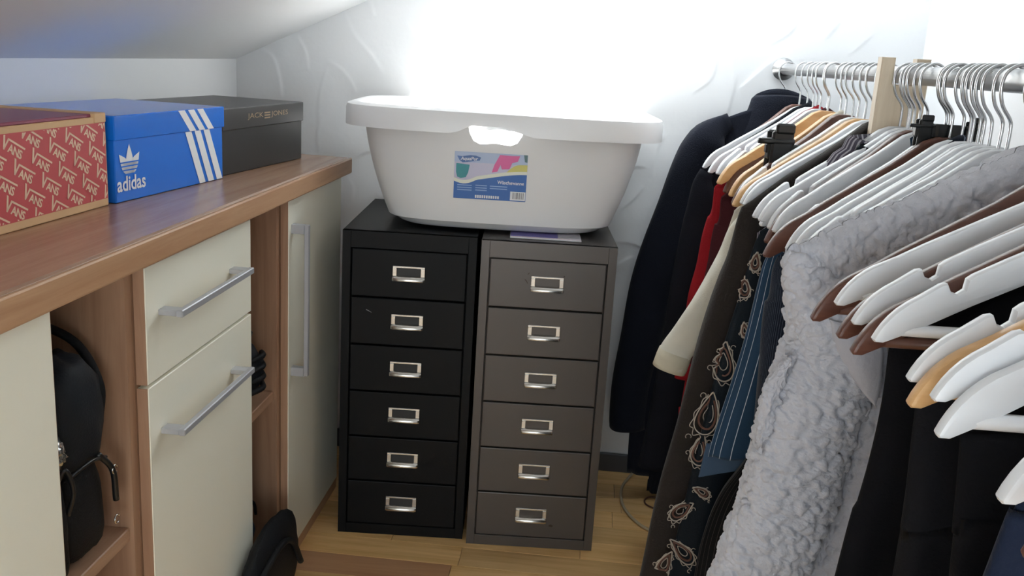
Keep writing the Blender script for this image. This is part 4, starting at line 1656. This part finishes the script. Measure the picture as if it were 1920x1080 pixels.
def worley(P, cell, seed=3):
    """distance to the nearest jittered feature point, in cells"""
    Q = P / cell
    base_ = np.floor(Q).astype(np.int64)
    best = np.full(len(P), 9.0)
    hid = np.zeros(len(P))
    for dx in (-1, 0, 1):
        for dy in (-1, 0, 1):
            for dz in (-1, 0, 1):
                c = base_ + np.array([dx, dy, dz])
                h = (c[:, 0] * 73856093) ^ (c[:, 1] * 19349663) ^ (c[:, 2] * 83492791) ^ seed
                j_ = np.stack([((h * m_) & 0xffff) / 65535.0 for m_ in (1103515245, 134775813, 214013)], 1)
                d = np.linalg.norm(Q - (c + j_), axis=1)
                mk = d < best
                best = np.where(mk, d, best)
                hid = np.where(mk, ((h * 69069) & 0xfff) / 4095.0, hid)
    return best, hid


def fluff(o, levels, cell=.0092, amp=.0088):
    sd = o.modifiers.new('s', 'SUBSURF')
    sd.levels = sd.render_levels = levels
    dg_ = bpy.context.evaluated_depsgraph_get()
    me_ = bpy.data.meshes.new_from_object(o.evaluated_get(dg_))
    o.modifiers.clear()
    n_ = len(me_.vertices)
    co = np.empty(n_ * 3, dtype=np.float32)
    me_.vertices.foreach_get('co', co)
    no = np.empty(n_ * 3, dtype=np.float32)
    me_.vertices.foreach_get('normal', no)
    co, no = co.reshape(-1, 3).astype(float), no.reshape(-1, 3)
    warp = .25 * cell * np.stack([np.sin(co[:, 2] * 310 + co[:, 0] * 120), np.sin(co[:, 0] * 280 + 1), np.sin(co[:, 0] * 260 + co[:, 1] * 200 + 2)], 1)
    d1, h1 = worley(co * np.array([1, 1, .85]) + warp, cell)
    d2, _ = worley(co, cell * .45, 11)
    hgt = amp * np.sqrt(np.clip(1 - (d1 / .95) ** 2, 0, 1)) * (.65 + .5 * h1) + amp * .16 * (1 - np.clip(d2, 0, 1))
    co = co + no * (hgt - amp * .3)[:, None]
    me_.vertices.foreach_set('co', co.astype(np.float32).ravel())
    me_.update()
    o.data = me_


for o in [q for q in C.objects if q.parent == t]:
    bm = bmesh.new()
    bm.from_mesh(o.data)
    bmesh.ops.recalc_face_normals(bm, faces=bm.faces[:])
    bm.to_mesh(o.data)
    bm.free()
    fluff(o, 1 if o.name.startswith('body') else 2)
hanger('white', 0, -.893, .08, 'white wooden hanger inside the grey sherpa coat', None)
# turned-back front flap of the coat
n_ = 14
tl, trr, br_, bl_ = (np.array(P2([q], -.972)[0]) for q in ((1556, 600), (1652, 640), (1641, 764), (1585, 660)))
G = []
for j in range(n_ + 1):
    rowp = []
    for i in range(n_ + 1):
        a_, b_ = i / n_, j / n_
        q = (tl * (1 - a_) + trr * a_) * (1 - b_) + (bl_ * (1 - a_) + br_ * a_) * b_
        rowp.append((q[0], -.966 - .006 * math.sin(a_ * 3.1) * math.sin(b_ * 3.1), q[1]))
    G.append(rowp)
o = skin_grid('front_flap', np.array(G), M_lining, t, False)
sm = o.modifiers.new('s', 'SOLIDIFY')
sm.thickness = .008
# pocket flap standing off the coat's side
pp = np.array(P2([(1474, 660), (1440, 700), (1420, 735), (1413, 790), (1412, 840)], -.95))
G = []
pth = interp_outline([tuple(q) for q in pp], 30)
for j, q in enumerate(pth):
    v_ = j / 29
    wd = .003 + .010 * math.sin(v_ * math.pi) ** .7
    rowp = []
    for a_ in np.linspace(0, 2 * math.pi, 20, endpoint=False):
        rowp.append((q[0] + wd + wd * math.cos(a_), -.955 + .012 * math.sin(a_), q[1]))
    G.append(rowp)
o = skin_grid('pocket_edge', np.array(G), M_sherpa, t)
fluff(o, 2)

# charcoal jumper, black clothes and navy trousers nearest the camera
y3 = NY[3]
t, pt, k = garment('knit_jumper', 'charcoal grey knit jumper between the white hangers in front of the sherpa coat', 'jumper',
                   [(1660, 640), (1668, 690), (1664, 760), (1650, 830)], y3 - .03, y3 - .004, .011, M_grey, hem=.45, seed=13, ripple=.003, top_z=.975)
y5 = NY[5]
t, pt, k = garment('black_coat', 'long black coat in front of the sherpa coat', 'coat',
                   [(1668, 640), (1664, 668), (1658, 720), (1648, 780), (1630, 860), (1606, 945), (1566, 1075)], y5 + .022, y5 + .030, .016, M_black, hem=.10, seed=14, ripple=.006, nrip=8, top_z=.955)
y6 = NY[6]
t, pt, k = garment('black_jacket', 'black twill jacket under the notched white hanger beside the light brown hanger', 'jacket',
                   [(1722, 712), (1716, 760), (1708, 830), (1700, 910), (1688, 1000), (1676, 1075)], y6, y6 + .012, .018, M_black2, hem=.28, seed=15, ripple=.005, top_z=.955)
y9 = NY[9]
t, pt, k = garment('black_trousers', 'black trousers folded over the bar of a white hanger', 'trousers',
                   [(1800, 822), (1796, 870), (1790, 940), (1784, 1000), (1780, 1075)], y9 - .016, y9 - .016, .011, M_black, hem=.25, seed=16, ripple=.004, top_z=.868)
yA = NY[10]
t, pt, k = garment('denim_trousers', 'dark navy trousers hanging under the hanger closest to the brown one', 'trousers',
                   [(1905, 948), (1886, 985), (1868, 1030), (1846, 1076)], yA - .012, yA - .010, .012, M_navyd, hem=.30, seed=17, ripple=.005, top_z=.868)
